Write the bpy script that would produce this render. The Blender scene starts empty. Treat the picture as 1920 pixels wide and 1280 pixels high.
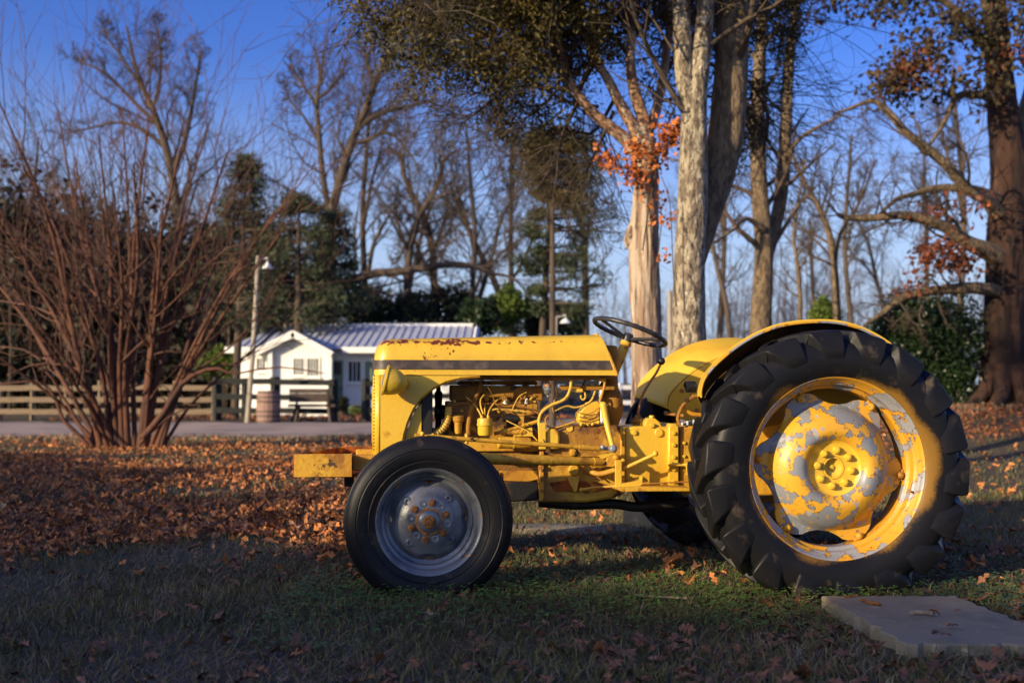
import bpy, math, random
import numpy as np
from mathutils import Vector, Matrix
random.seed(7)
rng = np.random.default_rng(11)
R = math.radians
sc = bpy.context.scene
C = sc.collection

# ------------------------------------------------------------------ camera, light
FPX, CAMH, PITCH = 2000.0, 0.86, math.atan(95 / 2000)
cam_d = bpy.data.cameras.new('camera'); cam = bpy.data.objects.new('camera', cam_d); C.objects.link(cam)
cam.location = (0, 0, CAMH); cam.rotation_euler = (R(90) + PITCH, 0, 0)
cam_d.sensor_width = 36; cam_d.lens = 36 * FPX / 1920
cam_d.clip_start = .05; cam_d.clip_end = 2000
cam_d.dof.use_dof = True; cam_d.dof.focus_distance = 4.45; cam_d.dof.aperture_fstop = 2.6
sc.camera = cam
SUN_AZ, SUN_EL = 52, 15          # degrees left of straight behind the camera; height above the horizon
sd = Vector((-math.sin(R(SUN_AZ)) * math.cos(R(SUN_EL)), -math.cos(R(SUN_AZ)) * math.cos(R(SUN_EL)), math.sin(R(SUN_EL))))
sun_d = bpy.data.lights.new('sun', 'SUN'); sun = bpy.data.objects.new('sun', sun_d); C.objects.link(sun)
sun.rotation_euler = sd.to_track_quat('Z', 'Y').to_euler()
sun_d.energy = 4.5; sun_d.angle = R(.55); sun_d.color = (1.0, .80, .52)
w = bpy.data.worlds.new('World'); sc.world = w; w.use_nodes = True
nt = w.node_tree; nt.nodes.clear()
sky = nt.nodes.new('ShaderNodeTexSky'); sky.sky_type = 'NISHITA'; sky.sun_disc = False
sky.sun_elevation = R(SUN_EL); sky.sun_rotation = math.atan2(sd.x, sd.y)
sky.air_density = 1.0; sky.dust_density = 2.0; sky.ozone_density = 3.5
hs = nt.nodes.new('ShaderNodeHueSaturation'); hs.inputs['Saturation'].default_value = 1.28; hs.inputs['Hue'].default_value = .530
bg = nt.nodes.new('ShaderNodeBackground'); bg.inputs['Strength'].default_value = .15
wo = nt.nodes.new('ShaderNodeOutputWorld')
# pale haze low in the sky, all the way round
geo = nt.nodes.new('ShaderNodeTexCoord'); sx_ = nt.nodes.new('ShaderNodeSeparateXYZ'); nt.links.new(geo.outputs['Generated'], sx_.inputs[0])
hz_ = nt.nodes.new('ShaderNodeMapRange'); hz_.interpolation_type = 'SMOOTHSTEP'; hz_.inputs[1].default_value = .31; hz_.inputs[2].default_value = .04; hz_.inputs[3].default_value = 0; hz_.inputs[4].default_value = .85
nt.links.new(sx_.outputs[2], hz_.inputs[0]); mx_ = nt.nodes.new('ShaderNodeMix'); mx_.data_type = 'RGBA'; nt.links.new(hz_.outputs[0], mx_.inputs[0])
mx_.inputs[7].default_value = (2.45, 3.05, 4.15, 1)
nt.links.new(sky.outputs[0], hs.inputs['Color']); nt.links.new(hs.outputs[0], mx_.inputs[6]); nt.links.new(mx_.outputs[2], bg.inputs[0]); nt.links.new(bg.outputs[0], wo.inputs[0])
sc.view_settings.view_transform = 'Standard'; sc.view_settings.look = 'None'
sc.view_settings.exposure = 0.6; sc.view_settings.gamma = 1
try: sc.cycles.use_denoising = True
except Exception: pass
sc.cycles.max_bounces = 6; sc.cycles.diffuse_bounces = 3; sc.cycles.glossy_bounces = 3; sc.cycles.transparent_max_bounces = 6

# ------------------------------------------------------------------ pixel -> place
sp, cp = math.sin(PITCH), math.cos(PITCH)
def ray(px, py):
    u, v = (px - 960) / FPX, (640 - py) / FPX
    return (u, cp - v * sp, sp + v * cp)
def W(px, py, d):                                   # point at depth d in front of the camera
    x, y, z = ray(px, py); k = d / y
    return Vector((x * k, d, CAMH + z * k))
def G(px, py, z=0):
    x, y, zz = ray(px, py); k = (z - CAMH) / zz
    return Vector((x * k, y * k, z))
TH = R(6.5); TO = Vector((-.416, 5.056, 0)); ct, st = math.cos(TH), math.sin(TH)
def T(px, py, yl):                                  # point on the tractor's own plane y = yl
    x, y, z = ray(px, py)
    lx, ly = x * ct + y * st, -x * st + y * ct
    ox, oy = -TO.x * ct - TO.y * st, TO.x * st - TO.y * ct
    k = (yl - oy) / ly
    return Vector((ox + lx * k, yl, CAMH + z * k))
SC = 1 / 430.0                                      # metres per pixel at the tractor
def gz(x, y):                                       # height of the ground
    x = np.asarray(x, float); y = np.asarray(y, float)
    s = lambda t: np.clip(t, 0, 1) ** 2 * (3 - 2 * np.clip(t, 0, 1))
    b = .012 * np.sin(x * 2.3 + y * .7) + .010 * np.sin(y * 3.1 - x * 1.3) + .02 * np.sin(x * .5 + 1) * np.sin(y * .43)
    return b * s((y - 1) / 3) + .62 * s((x - 3.5) / 6) * s((y - 8) / 14) + 1.2 * s((y - 60) / 60)

# ------------------------------------------------------------------ materials
def mat(name, base, rough=.6, layers=(), bump=None, metallic=0, spec=.4, coords='Object', stretch=(1, 1, 1), **kw):
    """layers: (colour, scale, threshold, softness[, detail]) painted over the base where noise exceeds the threshold"""
    m = bpy.data.materials.new(name); m.use_nodes = True; t = m.node_tree; N = t.nodes; L = t.links
    b = N['Principled BSDF']
    b.inputs['Roughness'].default_value = rough; b.inputs['Metallic'].default_value = metallic
    b.inputs['Specular IOR Level'].default_value = spec
    for k, v in kw.items():
        b.inputs[k.replace('_', ' ')].default_value = v
    tc = N.new('ShaderNodeTexCoord'); mp = N.new('ShaderNodeMapping'); L.new(tc.outputs[coords], mp.inputs[0]); mp.inputs['Scale'].default_value = stretch
    prev = None; col = N.new('ShaderNodeRGB'); col.outputs[0].default_value = (*base, 1); prev = col.outputs[0]
    masks = []
    for i, ly in enumerate(layers):
        c, s, th, so = ly[:4]; det = ly[4] if len(ly) > 4 else 6
        n = N.new('ShaderNodeTexNoise'); n.noise_dimensions = '4D'; n.inputs['W'].default_value = ly[5] if len(ly) > 5 else i * 3.7 + len(name); n.inputs['Scale'].default_value = s; n.inputs['Detail'].default_value = det
        n.inputs['Roughness'].default_value = .6; L.new(mp.outputs[0], n.inputs[0])
        r = N.new('ShaderNodeMapRange'); r.inputs[1].default_value = th; r.inputs[2].default_value = th + so; L.new(n.outputs[0], r.inputs[0])
        x = N.new('ShaderNodeMix'); x.data_type = 'RGBA'; L.new(r.outputs[0], x.inputs[0]); L.new(prev, x.inputs[6]); x.inputs[7].default_value = (*c, 1); prev = x.outputs[2]
        masks.append(r)
    L.new(prev, b.inputs['Base Color'])
    if bump:
        n = N.new('ShaderNodeTexNoise'); n.inputs['Scale'].default_value = bump[0]; n.inputs['Detail'].default_value = 8; L.new(mp.outputs[0], n.inputs[0])
        bm = N.new('ShaderNodeBump'); bm.inputs['Strength'].default_value = bump[1]; bm.inputs['Distance'].default_value = bump[2] if len(bump) > 2 else .01
        L.new(n.outputs[0], bm.inputs['Height']); L.new(bm.outputs[0], b.inputs['Normal'])
    m['_'] = 1
    m['masks'] = len(masks)
    return m
YEL, OCH, RUS, GRY = (.71, .445, .038), (.50, .23, .02), (.16, .045, .012), (.33, .34, .37)
M = {}
M['paint'] = mat('yellow_paint', YEL, .38, [((.60, .31, .02), 3, .5, .25), (OCH, 14, .62, .12), (RUS, 30, .70, .02), ((.06, .03, .015), 55, .72, .02)], (60, .12), spec=.5)
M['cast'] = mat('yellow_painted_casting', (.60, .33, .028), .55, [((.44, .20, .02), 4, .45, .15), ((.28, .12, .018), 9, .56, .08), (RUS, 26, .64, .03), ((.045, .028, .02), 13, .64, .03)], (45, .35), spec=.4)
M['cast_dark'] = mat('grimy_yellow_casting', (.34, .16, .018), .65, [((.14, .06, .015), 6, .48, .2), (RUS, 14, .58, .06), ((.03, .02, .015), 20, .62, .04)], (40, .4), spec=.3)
M['rust'] = mat('orange_rust', (.30, .075, .015), .85, [((.12, .03, .01), 12, .5, .1), ((.55, .25, .03), 6, .55, .04)], (50, .5), spec=.2)
M['rust_nut'] = mat('rusty_nut', (.36, .14, .03), .7, [((.15, .05, .015), 60, .5, .1)], (80, .4), spec=.35)
M['black'] = mat('black_rubber_hose', (.012, .012, .013), .5, [((.03, .03, .03), 20, .5, .2)], (30, .2))
M['dark'] = mat('oily_dark_metal', (.02, .018, .016), .5, [((.07, .04, .02), 12, .55, .1)], (30, .3), metallic=.2)
M['band'] = mat('dark_weathered_band', (.055, .042, .038), .42, [((.12, .09, .07), 10, .5, .12), (RUS, 24, .64, .04), ((.45, .23, .03), 30, .70, .03)], (30, .2))
M['steel'] = mat('worn_grey_steel', (.30, .31, .33), .36, [((.14, .15, .17), 5, .45, .2), ((.20, .09, .035), 12, .62, .06), ((.45, .22, .03), 7, .67, .04)], (50, .15), metallic=.35)
M['hub_paint'] = mat('peeling_yellow_paint_on_grey_steel', (.68, .35, .028), .40, [((.30, .13, .02), 10, .499, .006, 12, 55.1), ((.10, .075, .06), 10, .505, .004, 12, 55.1), ((.22, .23, .245), 10, .512, .006, 12, 55.1), ((.34, .35, .37), 22, .60, .03, 8), ((.55, .30, .03), 26, .60, .01, 8), ((.16, .15, .15), 30, .66, .03), (OCH, 8, .62, .1), (RUS, 40, .66, .03)], (50, .12), spec=.5)
M['rim_paint'] = mat('peeling_rim_paint', (.60, .29, .022), .42, [((.28, .12, .02), 9, .508, .006, 11, 41.3), ((.09, .07, .06), 9, .514, .004, 11, 41.3), ((.26, .26, .28), 9, .522, .008, 11, 41.3), ((.20, .20, .23), 22, .62, .03), (RUS, 30, .64, .04)], (60, .15), spec=.5)
M['bare'] = mat('bare_grey_steel_with_yellow_traces', (.20, .205, .22), .36, [((.10, .11, .125), 8, .46, .15), ((.42, .20, .03), 12, .64, .03), (RUS, 22, .62, .05)], (60, .12), metallic=.3)
M['glass'] = mat('clear_glass', (.8, .85, .85), .08, Transmission_Weight=.9)
M['wire'] = mat('yellow_sprayed_wire', (.68, .42, .06), .55, [((.25, .12, .02), 40, .55, .1)], None)
M['brass'] = mat('greasy_copper_pipe', (.36, .15, .03), .45, [((.12, .05, .02), 20, .55, .1)], None)
M['porcelain'] = mat('white_spark_plug_porcelain', (.75, .75, .72), .2)
M['wheel_rubber'] = mat('steering_wheel_rubber', (.025, .024, .026), .35, [((.06, .055, .05), 20, .5, .2)], (60, .2))
M['white'] = mat('white_house_paint', (.82, .81, .77), .6, [((.66, .65, .62), 1.5, .6, .2)], (20, .1))
M['roof'] = mat('pale_blue_grey_metal_roofing', (.50, .53, .62), .5, [((.42, .45, .55), .7, .5, .3)], None, metallic=.2)
M['window'] = mat('dark_window_glass', (.03, .035, .04), .25, spec=.3)
M['door'] = mat('muted_green_door', (.16, .22, .15), .5)
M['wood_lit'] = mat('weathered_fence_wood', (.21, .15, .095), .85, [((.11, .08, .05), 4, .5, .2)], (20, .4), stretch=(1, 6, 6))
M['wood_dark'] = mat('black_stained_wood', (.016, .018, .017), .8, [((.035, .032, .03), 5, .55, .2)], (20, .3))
M['barrel'] = mat('old_oak_barrel_wood', (.30, .19, .15), .8, [((.16, .09, .07), 6, .5, .2)], (20, .4), stretch=(6, 6, 1))
M['hoop'] = mat('rusty_barrel_hoop', (.09, .06, .05), .6)
M['pole'] = mat('weathered_grey_pole', (.36, .31, .25), .85, [((.20, .16, .12), 3, .5, .2)], (20, .4), stretch=(6, 6, 1))
M['lamp'] = mat('white_enamel_lamp', (.75, .75, .75), .4)
M['slab'] = mat('weathered_concrete', (.25, .21, .135), .9, [((.15, .125, .08), 3, .5, .2), ((.38, .32, .24), 16, .6, .1), ((.08, .07, .05), 9, .68, .06)], (60, .5, .01))
M['stick'] = mat('dry_stick', (.30, .22, .15), .9, [((.15, .1, .07), 20, .5, .2)], (40, .4))
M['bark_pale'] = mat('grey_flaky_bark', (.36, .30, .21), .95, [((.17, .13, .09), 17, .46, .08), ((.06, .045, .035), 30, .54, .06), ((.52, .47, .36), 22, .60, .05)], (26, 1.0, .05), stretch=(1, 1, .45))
M['bark_brown'] = mat('brown_shaded_bark', (.19, .135, .08), .95, [((.10, .07, .045), 15, .47, .1), ((.05, .035, .025), 26, .56, .08), ((.28, .22, .14), 18, .63, .05)], (22, 1.0, .05), stretch=(1, 1, .4))  # brown bark with random darker and paler patches
M['bark_cedar'] = mat('pale_stringy_cedar_bark', (.43, .335, .25), .9, [((.27, .18, .12), 8, .47, .06), ((.11, .07, .05), 12, .56, .05), ((.56, .48, .39), 14, .60, .06)], (14, 1.0, .04), stretch=(1.6, 1.6, .12))
M['bark_cedar_limb'] = mat('peeling_orange_cedar_limb_bark', (.34, .19, .11), .9, [((.48, .35, .25), 9, .5, .05), ((.14, .07, .04), 12, .6, .06)], (14, .8, .03), stretch=(1.4, 1.4, .3))
M['bark_oak'] = mat('dark_furrowed_oak_bark', (.045, .021, .014), .95, [((.018, .010, .008), 4, .47, .12), ((.008, .005, .005), 8, .54, .08), ((.075, .038, .026), 6, .60, .06)], (6, 1.0, .10), stretch=(1, 1, .22))
M['twig_grey'] = mat('grey_brown_branches', (.085, .06, .042), .9, [((.045, .034, .028), 1.5, .48, .2), ((.15, .115, .08), 4, .6, .1)], None)
M['twig_far'] = mat('far_grey_brown_branches', (.15, .105, .095), .9, [((.09, .065, .06), 1.5, .5, .2)], None)
M['stem_red'] = mat('red_brown_shrub_stems', (.125, .055, .033), .7, [((.06, .026, .017), 1.2, .47, .2), ((.24, .095, .045), 3, .58, .1)], None)
M['stem_thick'] = mat('red_brown_shrub_trunks', (.12, .046, .025), .8, [((.055, .024, .016), 3, .48, .15), ((.17, .085, .05), 7, .6, .1)], (14, .6, .02), stretch=(1, 1, .4))
def leafmat(name, a, b, c, s=1.0, rough=.6, trans=.15):
    m = mat(name, a, rough, [(b, s, .46, .12), (c, s * 2.7, .58, .08)], None, spec=.25)
    bs = m.node_tree.nodes['Principled BSDF']
    return m
M['cedar_leaf'] = leafmat('dark_olive_cedar_foliage', (.045, .042, .014), (.026, .034, .014), (.10, .065, .018), 1.2)
M['cedar_near'] = leafmat('bronze_olive_cedar_foliage', (.085, .062, .014), (.045, .045, .013), (.16, .10, .02), 1.6)
M['pine_leaf'] = leafmat('blue_green_pine_needles', (.045, .060, .028), (.030, .040, .020), (.085, .10, .035), .8)
M['dark_leaf'] = leafmat('deep_evergreen_foliage', (.022, .030, .014), (.013, .018, .010), (.05, .055, .02), .6)
M['holly_leaf'] = leafmat('glossy_dark_holly_leaves', (.022, .042, .014), (.014, .026, .011), (.055, .085, .02), 1.5, .35)
M['bush_leaf'] = leafmat('yellow_green_bush_leaves', (.09, .13, .02), (.05, .08, .015), (.15, .18, .03), 1)
M['orange_leaf'] = leafmat('orange_brown_dead_leaves', (.55, .17, .04), (.34, .09, .03), (.70, .30, .09), 6)
M['red_leaf'] = leafmat('dark_red_brown_oak_leaves', (.16, .045, .018), (.07, .030, .015), (.38, .10, .03), 2)
M['grass'] = leafmat('short_winter_grass', (.135, .12, .040), (.085, .08, .03), (.24, .18, .09), 1.7, .6)
M['grass_dry'] = leafmat('dry_straw_grass', (.25, .195, .13), (.15, .11, .075), (.38, .32, .21), 2.5, .7)
M['clover'] = leafmat('low_clover_leaves', (.10, .19, .035), (.055, .12, .025), (.18, .25, .05), 5, .55)
M['gravel'] = mat('pale_gravel_road', (.40, .295, .225), .95, [((.20, .16, .14), .7, .45, .2), ((.40, .33, .29), 18, .55, .1), ((.14, .10, .08), 9, .64, .06)], (30, .6, .02))

# ------------------------------------------------------------------ object helpers
def prop(o, label=None, cat=None, group=None, kind=None):
    if label: o['label'] = label
    if cat: o['category'] = cat
    if group: o['group'] = group
    if kind: o['kind'] = kind
    return o
def thing(name, label, cat, loc=(0, 0, 0), rz=0, group=None):
    o = bpy.data.objects.new(name, None); C.objects.link(o); o.location = loc; o.rotation_euler = (0, 0, rz); o.empty_display_size = .1
    return prop(o, label, cat, group)
def link(name, me, m=None, parent=None):
    if m is not None and not me.materials: me.materials.append(m)
    o = bpy.data.objects.new(name, me); C.objects.link(o)
    if parent: o.parent = parent
    return o
def copy_tree(o, parent=None):
    c = o.copy(); C.objects.link(c); c.parent = parent
    for ch in list(o.children): copy_tree(ch, c)
    return c
def mesh_np(name, V, Q=None, Tr=None, smooth=False):
    me = bpy.data.meshes.new(name)
    V = np.asarray(V, np.float32).reshape(-1, 3)
    loops, starts = [], []; n = 0
    if Q is not None and len(Q): Q = np.asarray(Q, np.int32); loops.append(Q.ravel()); starts.append(np.arange(len(Q)) * 4); n = Q.size
    if Tr is not None and len(Tr): Tr = np.asarray(Tr, np.int32); loops.append(Tr.ravel()); starts.append(n + np.arange(len(Tr)) * 3)
    loops = np.concatenate(loops); starts = np.concatenate(starts).astype(np.int32)
    me.vertices.add(len(V)); me.vertices.foreach_set('co', V.ravel())
    me.loops.add(len(loops)); me.loops.foreach_set('vertex_index', loops)
    me.polygons.add(len(starts)); me.polygons.foreach_set('loop_start', starts)
    me.update(calc_edges=True)
    if smooth: me.polygons.foreach_set('use_smooth', np.ones(len(starts), bool))
    return me
class MB:
    def __init__(s): s.v = []; s.f = []
    def add(s, vs, fs):
        b = len(s.v); s.v += [tuple(v) for v in vs]; s.f += [tuple(i + b for i in f) for f in fs]; return s
    def box(s, x0, x1, y0, y1, z0, z1, mtx=None):
        vs = [Vector((x, y, z)) for x in (x0, x1) for y in (y0, y1) for z in (z0, z1)]
        if mtx: vs = [mtx @ v for v in vs]
        return s.add(vs, [(0, 1, 3, 2), (4, 6, 7, 5), (0, 4, 5, 1), (2, 3, 7, 6), (0, 2, 6, 4), (1, 5, 7, 3)])
    def tube(s, pts, r, n=10, cap=True):
        pts = [Vector(p) for p in pts]; k = len(pts)
        rr = r if isinstance(r, (list, tuple)) else [r] * k
        t0 = (pts[1] - pts[0]).normalized(); ref = Vector((0, 0, 1)) if abs(t0.z) < .9 else Vector((1, 0, 0))
        u = t0.cross(ref).normalized(); vs = []
        for i, p in enumerate(pts):
            t = (pts[min(i + 1, k - 1)] - pts[max(i - 1, 0)]).normalized()
            u = (u - t * u.dot(t)).normalized(); w_ = t.cross(u)
            vs += [p + (u * math.cos(a) + w_ * math.sin(a)) * rr[i] for a in (2 * math.pi * j / n for j in range(n))]
        fs = [(i * n + j, i * n + (j + 1) % n, (i + 1) * n + (j + 1) % n, (i + 1) * n + j) for i in range(k - 1) for j in range(n)]
        if cap: fs += [tuple(range(n))[::-1], tuple(range((k - 1) * n, k * n))]
        return s.add(vs, fs)
    def lathe(s, prof, org, axis, n=24, closed=False):
        axis = Vector(axis).normalized(); ref = Vector((0, 0, 1)) if abs(axis.z) < .9 else Vector((1, 0, 0))
        u = axis.cross(ref).normalized(); v = axis.cross(u); org = Vector(org); vs = []
        for (r, h) in prof:
            vs += [org + axis * h + (u * math.cos(a) + v * math.sin(a)) * r for a in (2 * math.pi * j / n for j in range(n))]
        k = len(prof)
        fs = [(i * n + j, i * n + (j + 1) % n, (i + 1) * n + (j + 1) % n, (i + 1) * n + j) for i in range(k - 1) for j in range(n)]
        if closed: fs += [((k - 1) * n + j, (k - 1) * n + (j + 1) % n, (j + 1) % n, j) for j in range(n)]
        return s.add(vs, fs)
    def ball(s, c, r, n=10):
        prof = [(r * math.sin(math.pi * i / n) + 1e-5, -r * math.cos(math.pi * i / n)) for i in range(n + 1)]
        return s.lathe(prof, c, (0, 0, 1), n + 4)
    def prism(s, poly, y0, y1):                       # polygon of (x, z) carried from y0 to y1
        n = len(poly)
        vs = [(x, y0, z) for x, z in poly] + [(x, y1, z) for x, z in poly]
        return s.add(vs, [tuple(range(n)), tuple(range(n, 2 * n))[::-1]] + [(i, i + n, (i + 1) % n + n, (i + 1) % n) for i in range(n)])
    def ppx(s, poly, y0, y1):                         # the same, traced in pixels at depth y0 of the tractor
        return s.prism([(T(a, b, y0).x, T(a, b, y0).z) for a, b in poly], y0, y1)
    def bolt(s, c, axis, r, h, n=6):
        return s.lathe([(1e-4, h), (r * .85, h), (r, h * .8), (r, 0)], c, axis, n)
    def build(s, name, m, parent=None, ang=35, bevel=0, label=None):
        me = bpy.data.meshes.new(name); me.from_pydata(s.v, [], s.f); me.update()
        import bmesh
        bm = bmesh.new(); bm.from_mesh(me); bmesh.ops.recalc_face_normals(bm, faces=bm.faces); bm.to_mesh(me); bm.free()
        if ang: me.shade_smooth(); me.set_sharp_from_angle(angle=R(ang))
        o = link(name, me, m, parent)
        if bevel:
            b = o.modifiers.new('bevel', 'BEVEL'); b.width = bevel; b.segments = 2; b.limit_method = 'ANGLE'; b.angle_limit = R(40)
        if label: o['label'] = label
        return o
def smooth_pts(pts, n=24):
    pts = [Vector(p) for p in pts]; out = []; P = [pts[0] * 2 - pts[1]] + pts + [pts[-1] * 2 - pts[-2]]
    seg = max(2, n // (len(pts) - 1))
    for i in range(1, len(P) - 2):
        a, b, c, d = P[i - 1], P[i], P[i + 1], P[i + 2]
        for k in range(seg):
            t = k / seg
            out.append(.5 * ((2 * b) + (c - a) * t + (2 * a - 5 * b + 4 * c - d) * t * t + (3 * b - a - 3 * c + d) * t ** 3))
    out.append(pts[-1]); return out

# ------------------------------------------------------------------ ground
def ground_sheet(xs, ys, name, m, dz=0):
    X, Y = np.meshgrid(xs, ys); Z = gz(X, Y) + dz
    V = np.stack([X, Y, Z], -1).reshape(-1, 3); a, b = len(ys), len(xs)
    i = np.arange(a - 1)[:, None] * b + np.arange(b - 1)[None]; Q = np.stack([i, i + 1, i + b + 1, i + b], -1).reshape(-1, 4)
    return link(name, mesh_np(name, V, Q, smooth=True), m)
gm = mat('leaf_littered_lawn', (.085, .060, .032), .95, [((.07, .066, .026), 1.1, .47, .12), ((.13, .075, .04), 2.3, .52, .10), ((.04, .03, .024), 9, .56, .1), ((.26, .14, .065), 13, .60, .05)], (30, .9, .03), coords='Generated' if 0 else 'Object')
xs = np.unique(np.concatenate([np.linspace(-400, -16, 30), np.linspace(-16, 16, 160), np.linspace(16, 400, 30)]))
ys = np.unique(np.concatenate([np.linspace(-60, 0, 12), np.linspace(0, 14, 90), np.linspace(14, 50, 50), np.linspace(50, 900, 30)]))
g = ground_sheet(xs, ys, 'ground', gm); prop(g, 'leaf littered lawn of thin winter grass', kind='structure')
rows = [(-60, 21.5, 29.5), (-12, 20.5, 30.8), (-7, 20.3, 31.0), (-3, 20.6, 31.2), (1, 22, 32), (4, 26, 35), (9, 33, 42), (16, 43, 53), (30, 60, 72)]
V, Q = [], []
def rowat(x):
    for a, b in zip(rows, rows[1:]):
        if a[0] <= x <= b[0]:
            t = (x - a[0]) / (b[0] - a[0]); return a[1] + (b[1] - a[1]) * t, a[2] + (b[2] - a[2]) * t
nx, ny = 160, 10
for i in range(nx):
    x = -60 + 90 * i / (nx - 1); a, b = rowat(x)
    for j in range(ny):
        y = a + (b - a) * j / (ny - 1) + (.25 * math.sin(x * 1.7) + .2 * math.sin(x * 4.1 + 1) if j in (0, ny - 1) else 0)
        V.append((x, y, float(gz(x, y)) + (.012 if 0 < j < ny - 1 else -.01)))
Q = [(i * ny + j, (i + 1) * ny + j, (i + 1) * ny + j + 1, i * ny + j + 1) for i in range(nx - 1) for j in range(ny - 1)]
o = link('road', mesh_np('road', V, Q, smooth=True), M['gravel']); prop(o, 'pale gravel lane in front of the fence', kind='structure')

# ------------------------------------------------------------------ tractor
tr = thing('tractor', 'old yellow farm tractor with a dark stripe along its hood, seen from its left side', 'tractor', TO, TH)
def Tx(px, py, y): v = T(px, py, y); return (v.x, v.z)
HW = .25
# --- hood
def hood_shape():
    mb = MB(); xf = T(701, 680, -HW).x; zb = T(900, 703, -HW).z
    zt0, zt1 = T(760, 637, -.12).z, T(1110, 628, -.12).z
    xr_top, xr_bot = T(1121, 632, -.15).x, T(1156, 703, -HW).x
    rc, rf = .085, .075
    ds = [0, .004, .012, .022, .034, .048, .064, .08] + [.08 + (1 - .08) * k / 22 for k in range(1, 23)]
    L = xr_bot - xf; nc = 33; vs = []
    for t in ds:
        d = t * L if t > .08 else t / .08 * .09
        d = (t - .08) / .92 * (L - .09) + .09 if t > .08 else d
        e = rf * (1 - math.sqrt(max(0, 1 - (1 - min(1, d / rf)) ** 2)))
        hw = HW - e * .8; fr = d / L
        top = zt0 + (zt1 - zt0) * min(1, fr) - e
        for k in range(nc):
            c = k / (nc - 1); a = c * 2 - 1; sgn = -1 if a < 0 else 1; q = 1 - abs(a)   # q 0 at bottom edge .. 1 at crown
            if q < .35: y, z = hw, zb + (top - rc - zb) * q / .35
            elif q < .72:
                b = (q - .35) / .37 * math.pi / 2; y, z = hw - rc * (1 - math.cos(b)), top - rc * (1 - math.sin(b)) - .004
            else: b = (q - .72) / .28; y, z = (hw - rc) * (1 - b), top - .004 + .010 * (1 - (1 - b) ** 2)
            rx = xr_bot + (xr_top - xr_bot) * (z - zb) / (zt1 - zb)
            x = xf + d / L * (rx - xf); vs.append((x, sgn * y, z))
    fs = [(i * nc + j, i * nc + j + 1, (i + 1) * nc + j + 1, (i + 1) * nc + j) for i in range(len(ds) - 1) for j in range(nc - 1)]
    fs.append(tuple(range(nc))[::-1])
    mb.add(vs, fs); return mb, xf, zb, xr_bot, xr_top, zt1
mb, xf, zb, xrb, xrt, zt1 = hood_shape()
hm = M['paint'].copy(); hm.name = 'hood_paint_with_rust_chips'
t_ = hm.node_tree; N = t_.nodes; L = t_.links; pb = N['Principled BSDF']
src = pb.inputs['Base Color'].links[0].from_socket
tc = N.new('ShaderNodeTexCoord'); sep = N.new('ShaderNodeSeparateXYZ'); L.new(tc.outputs['Object'], sep.inputs[0])
n1 = N.new('ShaderNodeTexNoise'); n1.inputs['Scale'].default_value = 34; n1.inputs['Detail'].default_value = 7; n1.inputs['Roughness'].default_value = .65; L.new(tc.outputs['Object'], n1.inputs[0])
n2 = N.new('ShaderNodeTexNoise'); n2.inputs['Scale'].default_value = 6.5; L.new(tc.outputs['Object'], n2.inputs[0])
def mrange(s, a, b, c=0, d=1):
    r = N.new('ShaderNodeMapRange'); r.inputs[1].default_value = a; r.inputs[2].default_value = b; r.inputs[3].default_value = c; r.inputs[4].default_value = d; L.new(s, r.inputs[0]); return r.outputs[0]
def mth(op, a, b):
    m_ = N.new('ShaderNodeMath'); m_.operation = op
    for k, q in enumerate((a, b)):
        if isinstance(q, (int, float)): m_.inputs[k].default_value = q
        else: L.new(q, m_.inputs[k])
    return m_.outputs[0]
zc = T(800, 641, -.2).z
band = mth('SUBTRACT', 1, mth('MULTIPLY', mth('ABSOLUTE', mth('SUBTRACT', sep.outputs[2], zc), 0), 42))
fade = mrange(sep.outputs[0], T(850, 640, -.2).x, T(1120, 640, -.2).x, .0, -.14)
s_ = mth('ADD', mth('ADD', n1.outputs[0], mth('MULTIPLY', mth('MAXIMUM', band, 0), .20)), mth('ADD', mth('MULTIPLY', mth('SUBTRACT', n2.outputs[0], .5), .35), fade))
mk = mrange(s_, .655, .67)
mx = N.new('ShaderNodeMix'); mx.data_type = 'RGBA'; L.new(mk, mx.inputs[0]); L.new(src, mx.inputs[6]); mx.inputs[7].default_value = (.13, .028, .012, 1)
L.new(mx.outputs[2], pb.inputs['Base Color'])
M['hood'] = hm
nl_ = N.new('ShaderNodeTexNoise'); nl_.inputs['Scale'].default_value = 4.5; nl_.inputs['Detail'].default_value = 2; L.new(tc.outputs['Object'], nl_.inputs[0])
bl_ = N.new('ShaderNodeBump'); bl_.inputs['Strength'].default_value = .6; bl_.inputs['Distance'].default_value = .02; L.new(nl_.outputs[0], bl_.inputs['Height'])
old_ = pb.inputs['Normal'].links[0].from_node; L.new(bl_.outputs[0], old_.inputs['Normal'])
mb.build('hood', hm, tr, 40)
# raised rear lip
mb = MB(); mb.tube([Vector((xrb + .002, -HW - .004, zb)), Vector((xrb + (xrt - xrb) * .55, -HW - .002, zb + (zt1 - zb) * .5)), Vector((xrt + .006, -HW + .055, zt1 - .03)), Vector((xrt, -HW + .12, zt1)), Vector((xrt, HW - .12, zt1)), Vector((xrt + .006, HW - .055, zt1 - .03)), Vector((xrb, HW + .004, zb))], .008, 8)
mb.build('hood_rear_lip', M['cast'], tr)
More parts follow.
